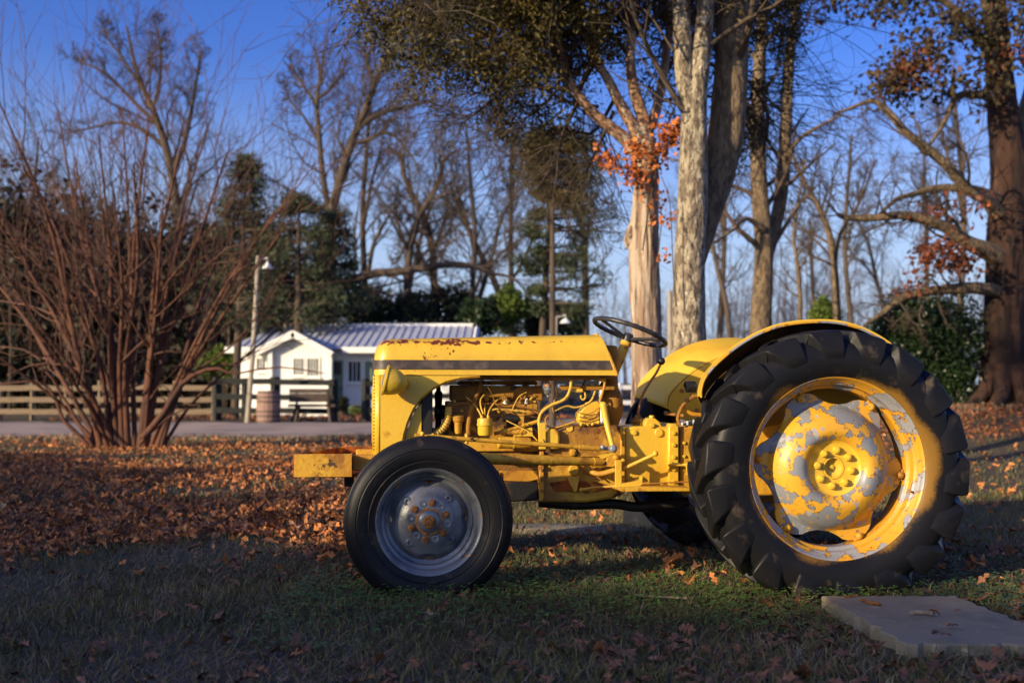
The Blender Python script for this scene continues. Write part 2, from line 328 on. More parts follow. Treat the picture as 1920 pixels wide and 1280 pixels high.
# dark band along the hood side and round its nose
mb = MB(); b0, b1 = T(900, 692, -HW).z, T(900, 675, -HW).z; o_ = .006
path = [(T(1148, 684, -HW).x, -HW - o_), (xf + .09, -HW - o_)] + [(xf + .075 - (.075 + o_) * math.sin(a), -HW + .06 - (.06 + o_) * math.cos(a)) for a in (R(15 * k) for k in range(0, 7))]
path += [(x, -y) for x, y in path[::-1]]
inn = .005
V0 = []
for (x, y) in path: V0 += [(x, y, b0), (x, y, b1)]
for i_, (x, y) in enumerate(path): V0 += [(x + (inn if abs(y) < HW - .02 else 0), y * (1 - inn / HW), b0), (x + (inn if abs(y) < HW - .02 else 0), y * (1 - inn / HW), b1)]
n_ = len(path); F0 = []
for i in range(n_ - 1):
    a, b = 2 * i, 2 * i + 2; c, d = a + 2 * n_, b + 2 * n_
    F0 += [(a, b, b + 1, a + 1), (c, c + 1, d + 1, d), (a + 1, b + 1, d + 1, c + 1), (a, c, d, b)]
F0 += [(0, 1, 2 * n_ + 1, 2 * n_), (2 * n_ - 2, 4 * n_ - 2, 4 * n_ - 1, 2 * n_ - 1)]
mb.add(V0, F0); mb.build('hood_band', M['band'], tr, 30)
# --- nose: side panels with the arched opening, rounded front
arch = [(752, 852), (753, 832), (757, 812), (764, 789), (775, 765), (791, 744), (812, 727), (836, 715), (864, 708), (900, 704.5)]
for s_ in (-1, 1):
    near = [Tx(a, b, -HW) for a, b in [(713, 704.2)] + [(713, 852)] + arch]
    mb = MB(); mb.prism(near, -HW, -HW + .010)
    # rolled return edge of the arch
    if s_ > 0: mb.v = [(x, -y, z) for x, y, z in mb.v]
    mb.build('nose_panel', M['paint'], tr, 30, .002)
    mb = MB(); mb.tube(smooth_pts([Vector((Tx(a, b, -HW)[0], s_ * (HW - .012), Tx(a, b, -HW)[1])) for a, b in arch], 40), .009, 8); mb.build('arch_rim', M['cast'], tr)
zlo = T(706, 852, -HW).z; xs0 = T(713, 800, -HW).x
plan = [(xs0, -HW)] + [(xs0 - .035 * math.sin(R(a)), -HW + .035 - .035 * math.cos(R(a))) for a in (15, 30, 45, 60, 75, 90)]
plan2 = plan + [(x, -y) for x, y in plan[::-1]]
mb = MB(); n_ = len(plan2); vs = []
for (x, y) in plan2: vs += [(x, y, zlo), (x, y, zb - .0005)]
mb.add(vs, [(2 * i, 2 * i + 2, 2 * i + 3, 2 * i + 1) for i in range(n_ - 1)])
o = mb.build('nose_front', M['paint'], tr, 40)
sm = o.modifiers.new('thick', 'SOLIDIFY'); sm.thickness = .008; sm.offset = -1
fx = xs0 - .035
for k in range(9):
    mb = MB(); y = -.18 + .36 * k / 8; mb.box(fx - .004, fx + .002, y - .008, y + .008, zlo + .05, zb - .06); mb.build('grille_slat', M['cast'], tr, 0, .002)
mb = MB()
for k in range(22):
    z = T(701, 704 + k * 6.6, -HW + .01).z
    a = R(52); x = xs0 - .036 * math.sin(a) ; y = -HW + .035 - .036 * math.cos(a)
    mb.box(-.0022, .0022, -.0015, .0015, -.0035, .0035, Matrix.Translation((x, y, z)) @ Matrix.Rotation(-a, 4, 'Z'))
prop(mb.build('nose_rivets', M['dark'], tr, 0), kind='stuff')
# --- headlight (near and far)
for s_ in (-1, 1):
    c0 = T(726, 713, -.345); c0.y = s_ * .345; ax = Vector((-.97, 0, .22))
    mb = MB(); r = .064
    mb.lathe([(.006, -.088), (.024, -.083), (.040, -.068), (.052, -.048), (.060, -.024), (r, 0), (r + .004, .003), (r + .004, .012), (r - .004, .014)], c0, ax, 28)
    hl = mb.build('headlight', M['paint'], tr, 40)
    mb = MB(); mb.lathe([(r - .005, .010), (.045, .016), (.02, .020), (.0001, .021)], c0, ax, 24); mb.build('lens', M['steel'], hl, 50)
    mb = MB(); mb.tube([c0 + ax * -.075, Vector((c0.x + .08, s_ * (HW - .0), c0.z - .015))], [.014, .02], 10); mb.build('bracket', M['cast'], hl)
# --- front bumper frame
zt, zbm = T(606, 850, -.30).z, T(606, 893, -.30).z
a = T(552, 870, -.33); b = T(660, 870, -.33)
far_f = T(640, 833, .28).x; nose_x = T(700, 870, -.2).x
bp = thing('bumper', None, None); bp.parent = tr
for k in ('label', 'category'):
    if k in bp: del bp[k]
def plate(p, q, z0, z1, th, name, m, par):
    p, q = Vector((p[0], p[1], 0)), Vector((q[0], q[1], 0)); d = (q - p).normalized(); nn = Vector((-d.y, d.x, 0)) * th
    mb = MB(); vs = [v + Vector((0, 0, z)) for z in (z0, z1) for v in (p, q, q + nn, p + nn)]
    mb.add(vs, [(0, 1, 2, 3), (4, 5, 6, 7), (0, 1, 5, 4), (1, 2, 6, 5), (2, 3, 7, 6), (3, 0, 4, 7)]); return mb.build(name, m, par, 0, .002)
plate((a.x, -.33), (b.x, -.33), zbm, zt, .008, 'side_plate', M['cast'], bp)
plate((a.x, -.322), (far_f, .28), zbm, zt - .002, .008, 'front_plate', M['rust'], bp)
plate((far_f, .28), (nose_x + .1, .28), zbm, zt, .008, 'side_plate', M['rust'], bp)
plate((b.x - .002, -.32), (b.x - .002, -.16), zbm + .002, zt - .004, .008, 'cross_plate', M['cast'], bp)
mb = MB(); mb.box(b.x, nose_x + .15, -.27, -.20, T(680, 882, -.27).z, T(680, 853, -.27).z); mb.build('frame_rail', M['cast'], bp, 0, .004)
mb = MB(); mb.box(b.x, nose_x + .15, .20, .27, T(680, 882, -.27).z, T(680, 853, -.27).z); mb.build('frame_rail', M['cast'], bp, 0, .004)
mb = MB(); mb.box(a.x + .05, nose_x + .1, -.30, .27, zbm - .004, zbm + .004); mb.build('floor_plate', M['rust'], bp, 0)
mb = MB(); mb.box(T(645, 900, -.1).x, T(662, 900, -.1).x, -.10, .10, T(660, 912, -.1).z, zbm - .005); mb.build('tow_bracket', M['dark'], bp, 0, .004)

# --- wheels
def tyre_mat(name, r0, spray):
    m = mat(name, (.0085, .0085, .010), .46, [((.014, .013, .014), 6, .48, .2), ((.075, .057, .04), 9, .60, .12), ((.03, .025, .02), 20, .62, .1), ((.5, .48, .45), 60, .79, .01, 3)], (55, .2, .004), spec=.22)
    if spray:
        t = m.node_tree; N = t.nodes; L = t.links; b = N['Principled BSDF']; src = b.inputs['Base Color'].links[0].from_socket
        tc = N.new('ShaderNodeTexCoord'); sx = N.new('ShaderNodeSeparateXYZ'); L.new(tc.outputs['Object'], sx.inputs[0])
        cb = N.new('ShaderNodeCombineXYZ'); L.new(sx.outputs[0], cb.inputs[0]); L.new(sx.outputs[2], cb.inputs[2])
        ln = N.new('ShaderNodeVectorMath'); ln.operation = 'LENGTH'; L.new(cb.outputs[0], ln.inputs[0])
        n = N.new('ShaderNodeTexNoise'); n.inputs['Scale'].default_value = 3.2; L.new(tc.outputs['Object'], n.inputs[0])
        n3 = N.new('ShaderNodeTexNoise'); n3.inputs['Scale'].default_value = 90; L.new(tc.outputs['Object'], n3.inputs[0])
        def mt(op, p, q):
            x = N.new('ShaderNodeMath'); x.operation = op
            for k, v in enumerate((p, q)):
                if isinstance(v, (int, float)): x.inputs[k].default_value = v
                else: L.new(v, x.inputs[k])
            return x.outputs[0]
        d = mt('SUBTRACT', ln.outputs[1], mt('MULTIPLY', mt('SUBTRACT', n.outputs[0], .47), .22))
        d = mt('ADD', d, mt('MULTIPLY', mt('SUBTRACT', n3.outputs[0], .5), .03))
        rg = N.new('ShaderNodeMapRange'); rg.interpolation_type = 'SMOOTHSTEP'; rg.inputs[1].default_value = r0 + .026; rg.inputs[2].default_value = r0 - .022; rg.inputs[4].default_value = .55; L.new(d, rg.inputs[0])
        x = N.new('ShaderNodeMix'); x.data_type = 'RGBA'; L.new(rg.outputs[0], x.inputs[0]); L.new(src, x.inputs[6]); x.inputs[7].default_value = (.38, .19, .025, 1); L.new(x.outputs[2], b.inputs['Base Color'])
    return m
M['tyre_f'] = tyre_mat('black_front_tyre_rubber', .22, False); M['tyre_r'] = tyre_mat('black_rear_tyre_rubber', .385, True)
def empty_part(name, loc, parent, rot=0):
    o = bpy.data.objects.new(name, None); C.objects.link(o); o.parent = parent; o.location = loc; o.rotation_euler = (0, 0, rot); o.empty_display_size = .1; return o
YAX = (0, -1, 0)   # outward axis of a near-side wheel
FWX, FWZ = T(805, 978, -.66).x, T(805, 978, -.66).z
RWX, RWZ = T(1571, 878, -.775).x, T(1571, 878, -.775).z
def flatten(mb, z0, amt):                       # the tyre sags a little where it carries the load
    out = []
    for x, y, z in mb.v:
        if z < z0: k = min(1, (z0 - z) / .05); z = z0 - (z0 - z) * .35; y = y * (1 + .10 * k)
        out.append((x, y, z))
    mb.v = out
def front_wheel(loc, rot):
    e = empty_part('front_wheel', loc, tr, rot)   # origin on the axle, mid-tyre; outward = -y; flange at y=-.055
    mb = MB(); Rf = .349
    prof = [(.207, .048), (.214, .060), (.224, .063), (.236, .067), (.246, .0715), (.250, .070), (.256, .0735), (.275, .078), (.292, .079), (.296, .0765), (.300, .079), (.318, .074), (.330, .066), (.338, .057), (.343, .046)]
    tread = [(.346, .044), (.346, .032), (.338, .030), (.338, .024), (.349, .022), (.349, .006), (.341, .004), (.341, -.004), (.349, -.006), (.349, -.022), (.338, -.024), (.338, -.030), (.346, -.032), (.346, -.044)]
    full = prof + tread + [(r, -h) for r, h in prof[::-1]]
    mb.lathe(full, (0, 0, 0), YAX, 96); flatten(mb, -.312, 0); mb.build('tyre', M['tyre_f'], e, 30)
    mb = MB(); mb.lathe([(.205, .052), (.212, .062), (.219, .064), (.2205, .060), (.216, .054), (.204, .050), (.198, .040), (.196, .026), (.184, .020), (.180, -.01), (.166, -.016), (.160, -.030), (.164, -.044), (.196, -.05), (.214, -.058), (.216, -.05)], (0, 0, 0), YAX, 64)
    mb.build('rim', M['bare'], e, 40)
    mb = MB(); n = 60; prof = [(.168, -.022), (.152, -.006), (.145, .004), (.136, .007), (.120, .012), (.104, .022), (.094, .030), (.060, .031), (.052, .033), (.046, .044), (.036, .052), (.026, .054), (.0001, .054)]
    mb.lathe(prof, (0, 0, 0), YAX, n)
    # the dish has four flats cut into its edge
    vv = []
    for x, y, z in mb.v:
        r = math.hypot(x, z); a = math.atan2(z, x)
        if r > .14:
            k = 1 - .10 * max(0, math.cos(4 * (a - R(0)))) ** 6
            x *= k; z *= k
        vv.append((x, y, z))
    mb.v = vv; wd = mb.build('wheel_disc', M['bare'], e, 40)
    for k in range(6):
        a = R(20 + 60 * k); p = Vector((.076 * math.cos(a), -.031, .076 * math.sin(a)))
        mb = MB(); mb.lathe([(.016, -.002), (.015, .003), (.012, .004)], p, YAX, 14); mb.bolt(p + Vector((0, -.002, 0)), YAX, .0125, .011); mb.lathe([(.006, .009), (.006, .017), (.0001, .018)], p, YAX, 8); mb.build('lug_nut', M['rust_nut'], e, 35)
        a = R(50 + 60 * k); p = Vector((.077 * math.cos(a), -.0305, .077 * math.sin(a)))
        mb = MB(); mb.lathe([(.018, -.002), (.016, .002), (.009, .0025), (.0065, .001), (.0064, -.004), (.0001, -.004)], p, YAX, 14); mb.build('bolt_hole', M['bare'], e, 35)
    for k in range(4):
        a = R(48 + 90 * k); p = Vector((.118 * math.cos(a), -.012, .118 * math.sin(a)))
        mb = MB(); mb.lathe([(.022, -.004), (.017, .004), (.010, .006), (.008, .003), (.0078, -.003), (.0001, -.003)], p, YAX, 16); mb.build('dimple', M['bare'], e, 35)
    mb = MB(); mb.lathe([(.050, .034), (.056, .037), (.056, .041), (.048, .043)], (0, 0, 0), YAX, 32); mb.build('hub_ring', M['rust_nut'], e)
    mb = MB(); mb.lathe([(.028, .050), (.027, .060), (.022, .064), (.0001, .064)], (0, 0, 0), YAX, 20); mb.box(-.0115, .0115, -.080, -.060, -.0115, .0115, Matrix.Rotation(R(20), 4, 'Y')); mb.build('hub_cap', M['rust_nut'], e, 35, .0015)
    return e
fw = front_wheel((FWX, -.66 + .058, FWZ), 0)
fw2 = front_wheel((FWX, .66 - .058, FWZ), math.pi)
def rear_wheel(loc, rot):
    e = empty_part('rear_wheel', loc, tr, rot)     # mid-tyre origin; flange plane at y=-.115
    mb = MB(); prof = [(.372, .104), (.378, .116), (.392, .126), (.412, .136), (.440, .142), (.470, .143), (.500, .138), (.522, .128), (.540, .108), (.550, .08), (.556, .04), (.557, 0)]
    full = prof + [(r, -h) for r, h in prof[::-1][1:]]
    mb.lathe(full, (0, 0, 0), YAX, 112)
    # lugs: curved bars running from the crown over the shoulder, left and right by turns
    nl = 18; S = 12
    for side in (1, -1):
        for i in range(nl):
            a0 = 2 * math.pi * (i + (.5 if side < 0 else 0)) / nl; vs = []
            for k in range(S):
                s = k / (S - 1)
                if s < .62: q = s / .62; y = -.010 + .143 * q; rt = .586 - .006 * q * q; rb = .548 - .02 * q
                else: q = (s - .62) / .38; y = .133 + .016 * math.sin(q * math.pi * .6); rt = .580 - .110 * q ** 1.15; rb = rt - .04
                da = .02 + .26 * min(1, s / .62) ** 1.25 + .05 * max(0, (s - .62) / .38)
                hwt = .023 + .031 * min(1, s / .62) ** 2; hwb = hwt + .012; yb = y - (.0 if s < .62 else .024)
                if s > .62: hwt *= 1 - .35 * q ** 2
                tr_ = 1 + .55 * min(1, s / .62) ** 2 * (1 - .5 * max(0, (s - .62) / .38))
                for (rr, hw, yy) in ((rb, hwb, yb), (rt, hwt, y), (rt, -hwt * tr_, y), (rb, -hwb * tr_, yb)):
                    a = a0 + side * 0 + da + hw / .57
                    vs.append((rr * math.sin(a), -yy * side, rr * math.cos(a)))
            fs = [(4 * k + j, 4 * k + j + 1, 4 * k + j + 5, 4 * k + j + 4) for k in range(S - 1) for j in range(3)]
            fs += [(0, 1, 2, 3), tuple(4 * (S - 1) + j for j in (3, 2, 1, 0))]
            mb.add(vs, fs)
    flatten(mb, -.50, 0); mb.build('tyre', M['tyre_r'], e, 38, .005)
    mb = MB(); mb.lathe([(.370, .100), (.376, .117), (.382, .121), (.3855, .115), (.379, .108), (.366, .098), (.362, .085), (.352, .078), (.349, .05), (.336, .04), (.333, -.01), (.346, -.03), (.350, -.08), (.366, -.098), (.382, -.118), (.378, -.124), (.372, -.10)], (0, 0, 0), YAX, 90)
    mb.build('rim', M['rim_paint'], e, 40)
    # dished centre with six ears reaching the rim
    n = 96; vs = []; mb = MB(); mb.lathe([(.040, .072), (.047, .0715), (.0475, .066), (.049, .066), (.0495, .0715), (.100, .0715), (.108, .074), (.1165, .083)], (0, 0, 0), YAX, 64); mb.build('hub_plate', M['paint'], e, 32); mb = MB(); prof = [(.1165, .083), (.122, .091), (.130, .100), (.143, .109), (.158, .112), (.176, .109), (.197, .101), (.217, .088), (.237, .070), (.252, .050), (.262, .030), (.270, .020)]
    mb.lathe(prof, (0, 0, 0), YAX, n); base = len(mb.v) - n
    ring1, ring2 = [], []
    ax_u = Vector(YAX).cross(Vector((0, 0, 1))).normalized(); ax_v = Vector(YAX).cross(ax_u)
    for j in range(n):
        a = 2 * math.pi * j / n; cc_ = math.cos(6 * a + R(40)); rr = .300 + .031 * math.copysign(abs(cc_) ** .7, cc_); d = ax_u * math.cos(a) + ax_v * math.sin(a)
        ring1.append(d * rr + Vector((0, -.016, 0))); ring2.append(d * rr + Vector((0, -.004, 0)))
    b = len(mb.v); mb.v += [tuple(v) for v in ring1 + ring2]
    mb.f += [(base + j, base + (j + 1) % n, b + (j + 1) % n, b + j) for j in range(n)] + [(b + j, b + (j + 1) % n, b + n + (j + 1) % n, b + n + j) for j in range(n)]
    mb.build('wheel_disc', M['hub_paint'], e, 32)
    mb = MB(); mb.lathe([(.047, .060), (.040, .058), (.026, .048), (.014, .046), (.012, .052), (.006, .054), (.0001, .054)], (0, 0, 0), YAX, 24); mb.build('hub_cup', M['paint'], e)
    for k in range(8):
        a = R(22.5 + 45 * k + 14); p = Vector((.075 * math.cos(a), -.0715, .075 * math.sin(a)))
        mb = MB(); mb.bolt(p, YAX, .0165, .018); mb.lathe([(.008, .017), (.008, .026), (.0001, .027)], p, YAX, 10); mb.build('lug_nut', M['paint'], e, 35, .001)
    ang = [j for j in range(6)]
    for k in range(6):
        # ears sit where cos(6a+40) = 1
        a = (2 * math.pi * k - R(40)) / 6; d = ax_u * math.cos(a) + ax_v * math.sin(a); p = d * .318 + Vector((0, -.017, 0)); tgt = Vector((-d.z, 0, d.x))
        mb = MB(); mb.ball(p + Vector((0, -.016, 0)), .0165, 8); mb.tube([p, p + Vector((0, -.012, 0))], .010, 8)
        mb.tube([p + tgt * .025 + d * .012 + Vector((0, -.004, 0)), p - tgt * .025 + d * .012 + Vector((0, -.004, 0))], .007, 6)
        if k % 3 == 0: mb.box(-.02, .02, -.014, .0, -.012, .012, Matrix.Translation(p + d * .018 + Vector((0, -.006, 0))) @ Matrix.Rotation(-a, 4, 'Y'))
        mb.build('clamp_bolt', M['cast'], e, 35, .001)
    mb = MB(); a = R(-17); mb.tube([(.352 * math.cos(a), -.075, .352 * math.sin(a)), (.338 * math.cos(a), -.10, .338 * math.sin(a))], .005, 8); mb.build('valve_stem', M['rust_nut'], e)
    return e
rw = rear_wheel((RWX, -.66, RWZ), 0)
rw2 = rear_wheel((RWX, .66, RWZ), math.pi)

# --- fenders
M['under'] = mat('grey_brown_fender_underside', (.09, .065, .05), .6, [((.20, .11, .03), 5, .52, .05), ((.045, .04, .045), 4, .5, .1)], (40, .3))
lip = [(1309, 742), (1309, 728), (1315, 708), (1328, 690), (1350, 668), (1382, 643), (1420, 621), (1462, 606), (1510, 599), (1560, 599), (1605, 608), (1645, 626), (1676, 646)]
lipL = smooth_pts([Vector((Tx(a, b, -.64)[0], 0, Tx(a, b, -.64)[1])) for a, b in lip], 48)
for s_ in (-1, 1):
    fe = empty_part('fender', (0, 0, 0) if s_ < 0 else (.03, 0, -.015), tr)
    mb = MB(); n = len(lipL); vs = []
    secs = [(-.645, -.016), (-.641, .0), (-.62, -.004), (-.56, -.018), (-.49, -.040), (-.43, -.062), (-.39, -.078), (-.372, -.092)]
    cx, cz = RWX, RWZ
    for p in lipL:
        d = Vector((p.x - cx, 0, p.z - cz)).normalized()
        vs += [Vector((p.x, y * -s_, p.z)) + d * k * (1 + .35 * max(0, -d.x)) for y, k in secs]
    m_ = len(secs)
    mb.add(vs, [(i * m_ + j, (i + 1) * m_ + j, (i + 1) * m_ + j + 1, i * m_ + j + 1) for i in range(n - 1) for j in range(m_ - 1)])
    o = mb.build('fender_shell', M['fender'] if 'fender' in M else M['paint'], fe, 50); o.data.materials.append(M['under']); sm = o.modifiers.new('thick', 'SOLIDIFY'); sm.thickness = .004; sm.offset = -1; sm.material_offset = 1
    mb = MB(); mb.tube([Vector((p.x, -.646 * -s_, p.z)) + Vector((p.x - cx, 0, p.z - cz)).normalized() * -.014 for p in lipL], .005, 8); mb.build('fender_lip', M['rim_paint'], fe)
    # inner side panel, a large leaf shape hanging inboard of the wheel
    top = [Vector((p.x, 0, p.z)) - Vector((p.x - cx, 0, p.z - cz)).normalized() * (.094 * (1 + .35 * max(0, (cx - p.x) / .6))) for p in lipL]
    bot = smooth_pts([top[-1], Vector((cx + .42, 0, cz + .28)), Vector((cx + .1, 0, cz + .20)), Vector((cx - .22, 0, cz + .16)), Vector((cx - .40, 0, cz + .20)), top[0]], 20)[1:-1]
    poly = [(p.x, p.z) for p in top + bot]
    mb = MB(); mb.prism(poly, .368 * s_, .374 * s_); mb.build('inner_panel', M['paint'], fe, 30)
    for (dx, dz) in ((-.38, .34), (-.2, .42), (-.30, .24)): mb = MB(); mb.bolt((cx + dx, .367 * s_, cz + dz), (0, -s_, 0), .012, .008); mb.build('fender_bolt', M['rust_nut'], fe, 35)

# --- engine and its fittings
M['housing'] = mat('grimy_bell_housing', (.55, .31, .03), .58, [((.30, .14, .02), 3.2, .46, .10), ((.14, .06, .02), 7, .55, .06), (RUS, 18, .61, .04), ((.04, .025, .02), 11, .63, .03), ((.62, .40, .04), 9, .64, .04)], (40, .5), spec=.35)  # large dark patches paint shade into the colour, along with grime and rust
M['block'] = mat('oily_engine_block', (.42, .22, .025), .6, [((.22, .10, .018), 5, .44, .12), ((.07, .035, .015), 9, .53, .06), (RUS, 20, .62, .04), ((.60, .36, .03), 7, .62, .04)], (40, .5), spec=.35)  # brown and black patches carry painted engine-bay shade as well as oil
def part(name, mb, m='cast', **k): return mb.build(name, M[m], tr, **k)
mb = MB(); mb.ppx([(838, 752), (1008, 752), (1014, 800), (1014, 884), (838, 884)], -.10, .10); part('engine_block', mb, 'block', bevel=.006)
for k in range(4):
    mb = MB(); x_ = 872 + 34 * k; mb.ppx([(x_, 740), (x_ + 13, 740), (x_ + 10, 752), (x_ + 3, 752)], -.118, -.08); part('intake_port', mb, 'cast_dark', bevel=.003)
mb = MB(); mb.ppx([(846, 824), (1010, 824), (1010, 846), (846, 846)], -.118, -.1); part('tappet_cover', mb, 'cast', bevel=.004)
for k in range(7):
    mb = MB(); mb.bolt(T(852 + 25 * k, 752, -.104), YAX, .008, .010); part('head_bolt', mb, 'cast')
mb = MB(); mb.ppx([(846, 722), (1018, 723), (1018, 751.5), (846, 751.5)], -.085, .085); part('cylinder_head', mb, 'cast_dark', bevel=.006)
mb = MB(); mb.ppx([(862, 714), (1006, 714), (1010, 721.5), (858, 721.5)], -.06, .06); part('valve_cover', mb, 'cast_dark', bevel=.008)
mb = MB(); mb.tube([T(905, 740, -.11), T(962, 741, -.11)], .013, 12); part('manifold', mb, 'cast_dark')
mb = MB(); mb.box(T(790, 760, -.2).x, T(811, 760, -.2).x, -.21, .21, T(800, 838, -.2).z, T(800, 712, -.2).z); part('radiator', mb, 'dark', bevel=.004)
mb = MB(); mb.ppx([(762, 812), (768, 795), (778, 772), (790, 756), (790, 845), (758, 845)], -.215, -.205); part('baffle_plate', mb, 'paint')
fanx = T(822, 760, 0).x; fz = T(822, 772, 0).z
mb = MB()
for k in range(4):
    mb.box(-.003, .003, -.028, .028, .02, .15, Matrix.Translation((fanx, 0, fz)) @ Matrix.Rotation(R(45 + 90 * k), 4, 'X') @ Matrix.Rotation(R(24), 4, 'Z'))
mb.lathe([(.0001, .02), (.03, .018), (.034, -.02), (.03, -.05)], (fanx, 0, fz), (-1, 0, 0), 16); part('fan', mb, 'dark')
mb = MB(); p = smooth_pts([T(841, 762, -.15), T(840, 779, -.15), T(837, 792, -.16), T(829, 804, -.17), T(818, 812, -.18), T(806, 815, -.18)], 60)
mb.tube(p, [.0165 + .0022 * math.cos(k * 1.35) for k in range(len(p))], 14); part('ribbed_hose', mb, 'wire', ang=60)
mb = MB(); mb.lathe([(.0001, 0), (.02, 0), (.026, .004), (.027, .012), (.024, .016), (.026, .02), (.024, .030), (.019, .036), (.017, .075), (.012, .088), (.0001, .09)], T(859, 777, -.15), (0, 0, -1), 20); part('fuel_filter_bowl', mb, 'cast')
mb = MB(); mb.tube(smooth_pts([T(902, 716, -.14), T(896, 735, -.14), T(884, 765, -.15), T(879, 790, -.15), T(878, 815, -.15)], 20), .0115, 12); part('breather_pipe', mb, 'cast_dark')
c0 = T(909.5, 783, -.20)
mb = MB(); mb.lathe([(.0001, .0), (.026, 0), (.0345, -.004), (.036, -.010), (.036, -.026), (.038, -.028), (.038, -.034), (.0355, -.036), (.034, -.040), (.0335, -.070), (.029, -.080), (.0001, -.082)], c0, (0, 0, 1), 28)
for a in range(4): mb.lathe([(.007, -.001), (.0075, .007), (.005, .012), (.0001, .012)], c0 + Vector((.021 * math.cos(R(90 * a + 40)), .021 * math.sin(R(90 * a + 40)), 0)), (0, 0, 1), 10)
part('distributor', mb, 'paint')
def px7(x, y): return 780 + x / 6.857, 690 + y / 6.857
def px8(x, y): return 1020 + x / 4.74, 690 + y / 4.74
def px2(x, y): return 780 + x / 3.556, 640 + y / 3.556
def px3(x, y): return 1080 + x / 3.2, 570 + y / 3.2
def wire(name, pts, f, y, r, m='wire', n=20):
    k = len(pts); ys_ = [y] * k if isinstance(y, (int, float)) else [y[0] + (y[1] - y[0]) * i / (k - 1) for i in range(k)]
    mb = MB(); mb.tube(smooth_pts([T(*f(a, b), yy) for (a, b), yy in zip(pts, ys_)], n), r, 8); return part(name, mb, m)
wire('spark_wire', [(838, 612), (800, 540), (730, 440), (640, 370)], px7, (-.2, -.13), .0036)
wire('spark_wire', [(866, 590), (835, 500), (830, 410), (875, 345)], px7, (-.2, -.14), .0036)
wire('spark_wire', [(920, 612), (960, 510), (1050, 410), (1150, 370)], px7, (-.2, -.13), .0036)
wire('spark_wire', [(890, 600), (884, 540), (885, 465)], px7, (-.19, -.13), .0034)
wire('fuel_line', [(970, 542), (1030, 526), (1110, 532), (1300, 548), (1450, 562)], px7, -.145, .0042)
wire('fuel_line', [(1240, 530), (1270, 460), (1330, 360), (1420, 310)], px7, (-.14, -.12), .0026)
wire('ignition_wire', [(900, 215), (960, 300), (1010, 420), (1060, 490), (1160, 540), (1260, 590), (1360, 605), (1480, 590), (1600, 540), (1700, 450)], px7, -.17, .0014, 'brass', 40)
wire('ignition_wire', [(1160, 672), (1260, 720), (1350, 765), (1450, 820), (1560, 930)], px7, (-.18, -.2), .0030)
wire('ignition_wire', [(1350, 700), (1340, 790), (1270, 885)], px7, -.185, .0014, 'rust')
wire('oil_pipe', [(1010, 842), (1130, 812), (1300, 765), (1570, 682)], px7, (-.18, -.16), .0088, 'cast')
wire('coolant_hose', [(1035, 238), (1028, 320), (990, 385), (900, 425), (845, 465), (822, 510), (820, 560)], px2, -.19, .0072, 'wire', 36)
wire('coolant_hose', [(925, 462), (1000, 430), (1060, 440), (1120, 425), (1170, 390), (1195, 330)], px2, -.17, .0045)
wire('throttle_rod', [(885, 492), (862, 520), (880, 565), (940, 572), (1060, 535)], px2, -.18, .0045, 'cast')
wire('throttle_rod', [(1262, 258), (1250, 320), (1225, 400)], px2, -.19, .0058, 'cast')
wire('hook_pipe', [(1125, 335), (1130, 370), (1115, 388), (1100, 375), (1100, 358)], px2, -.17, .0045)
for k, (a, b) in enumerate([(150, 440), (410, 440), (460, 415), (500, 400), (245, 425)]):
    pass
for a, b, m_ in ((1150, 445, 'porcelain'), (1412, 437, 'porcelain'), (1345, 433, 'brass'), (1475, 420, 'wire'), (700, 430, 'brass')):
    mb = MB(); c = T(*px7(a, b), -.10); mb.lathe([(.0001, .034), (.004, .034), (.006, .022), (.0075, .016), (.0075, .008), (.011, .006), (.011, -.004), (.008, -.01)], c, (0, -.9, .45), 10); part('spark_plug', mb, m_)
mb = MB(); mb.ppx([px7(1310, 590), px7(1395, 590), px7(1390, 730), px7(1320, 720)], -.16, -.11); part('coil_bracket', mb, 'cast', bevel=.003)
mb = MB(); mb.tube([T(*px7(1120, 640), -.15), T(*px7(1310, 650), -.15)], .018, 14); part('ignition_coil', mb, 'dark')
mb = MB(); c, d = T(933, 829, -.19), T(1001, 831, -.19); x_ = (d - c).normalized(); mb.lathe([(.0001, 0), (.020, 0), (.028, .004), (.029, .012), (.0275, .014), (.0275, .07), (.029, .072), (.029, .08), (.0275, .082), (.0275, .14), (.024, .152), (.0001, .154)], c, x_, 24)
part('starter_motor', mb, 'cast')
mb = MB(); mb.tube([c + Vector((.02, .03, .045)), c + Vector((.13, .03, .047))], .016, 14); part('starter_solenoid', mb, 'cast')
mb = MB(); mb.ppx([(976, 806), (998, 801), (1000, 818), (962, 818)], -.17, -.11); part('mounting_bracket', mb, 'paint', bevel=.002)
mb = MB(); mb.ppx([(1009, 793), (1023, 792), (1024, 842), (1011, 842)], -.215, -.20); part('support_plate', mb, 'paint', bevel=.002)
mb = MB(); mb.ppx([(1024, 842), (1024, 812), (1027, 806), (1034, 803), (1042, 804), (1048, 809), (1050, 818), (1050, 842)], -.20, -.12); part('cover', mb, 'paint', bevel=.01)
mb = MB(); c = T(1027, 724, -.17); mb.lathe([(.0001, .010), (.016, .008), (.018, .0)], c, (0, 0, 1), 16); mb.tube([c + Vector((0, 0, .005)), c + Vector((0, 0, .035))], .008, 10); part('sediment_cap', mb, 'brass')
mb = MB(); mb.lathe([(.018, 0), (.0185, -.010), (.017, -.030), (.009, -.040), (.0001, -.042)], c, (0, 0, 1), 18); part('sediment_bowl', mb, 'glass')
mb = MB(); mb.ball(c + Vector((0, -.002, -.046)), .006, 6); part('drain_tap', mb, 'steel')
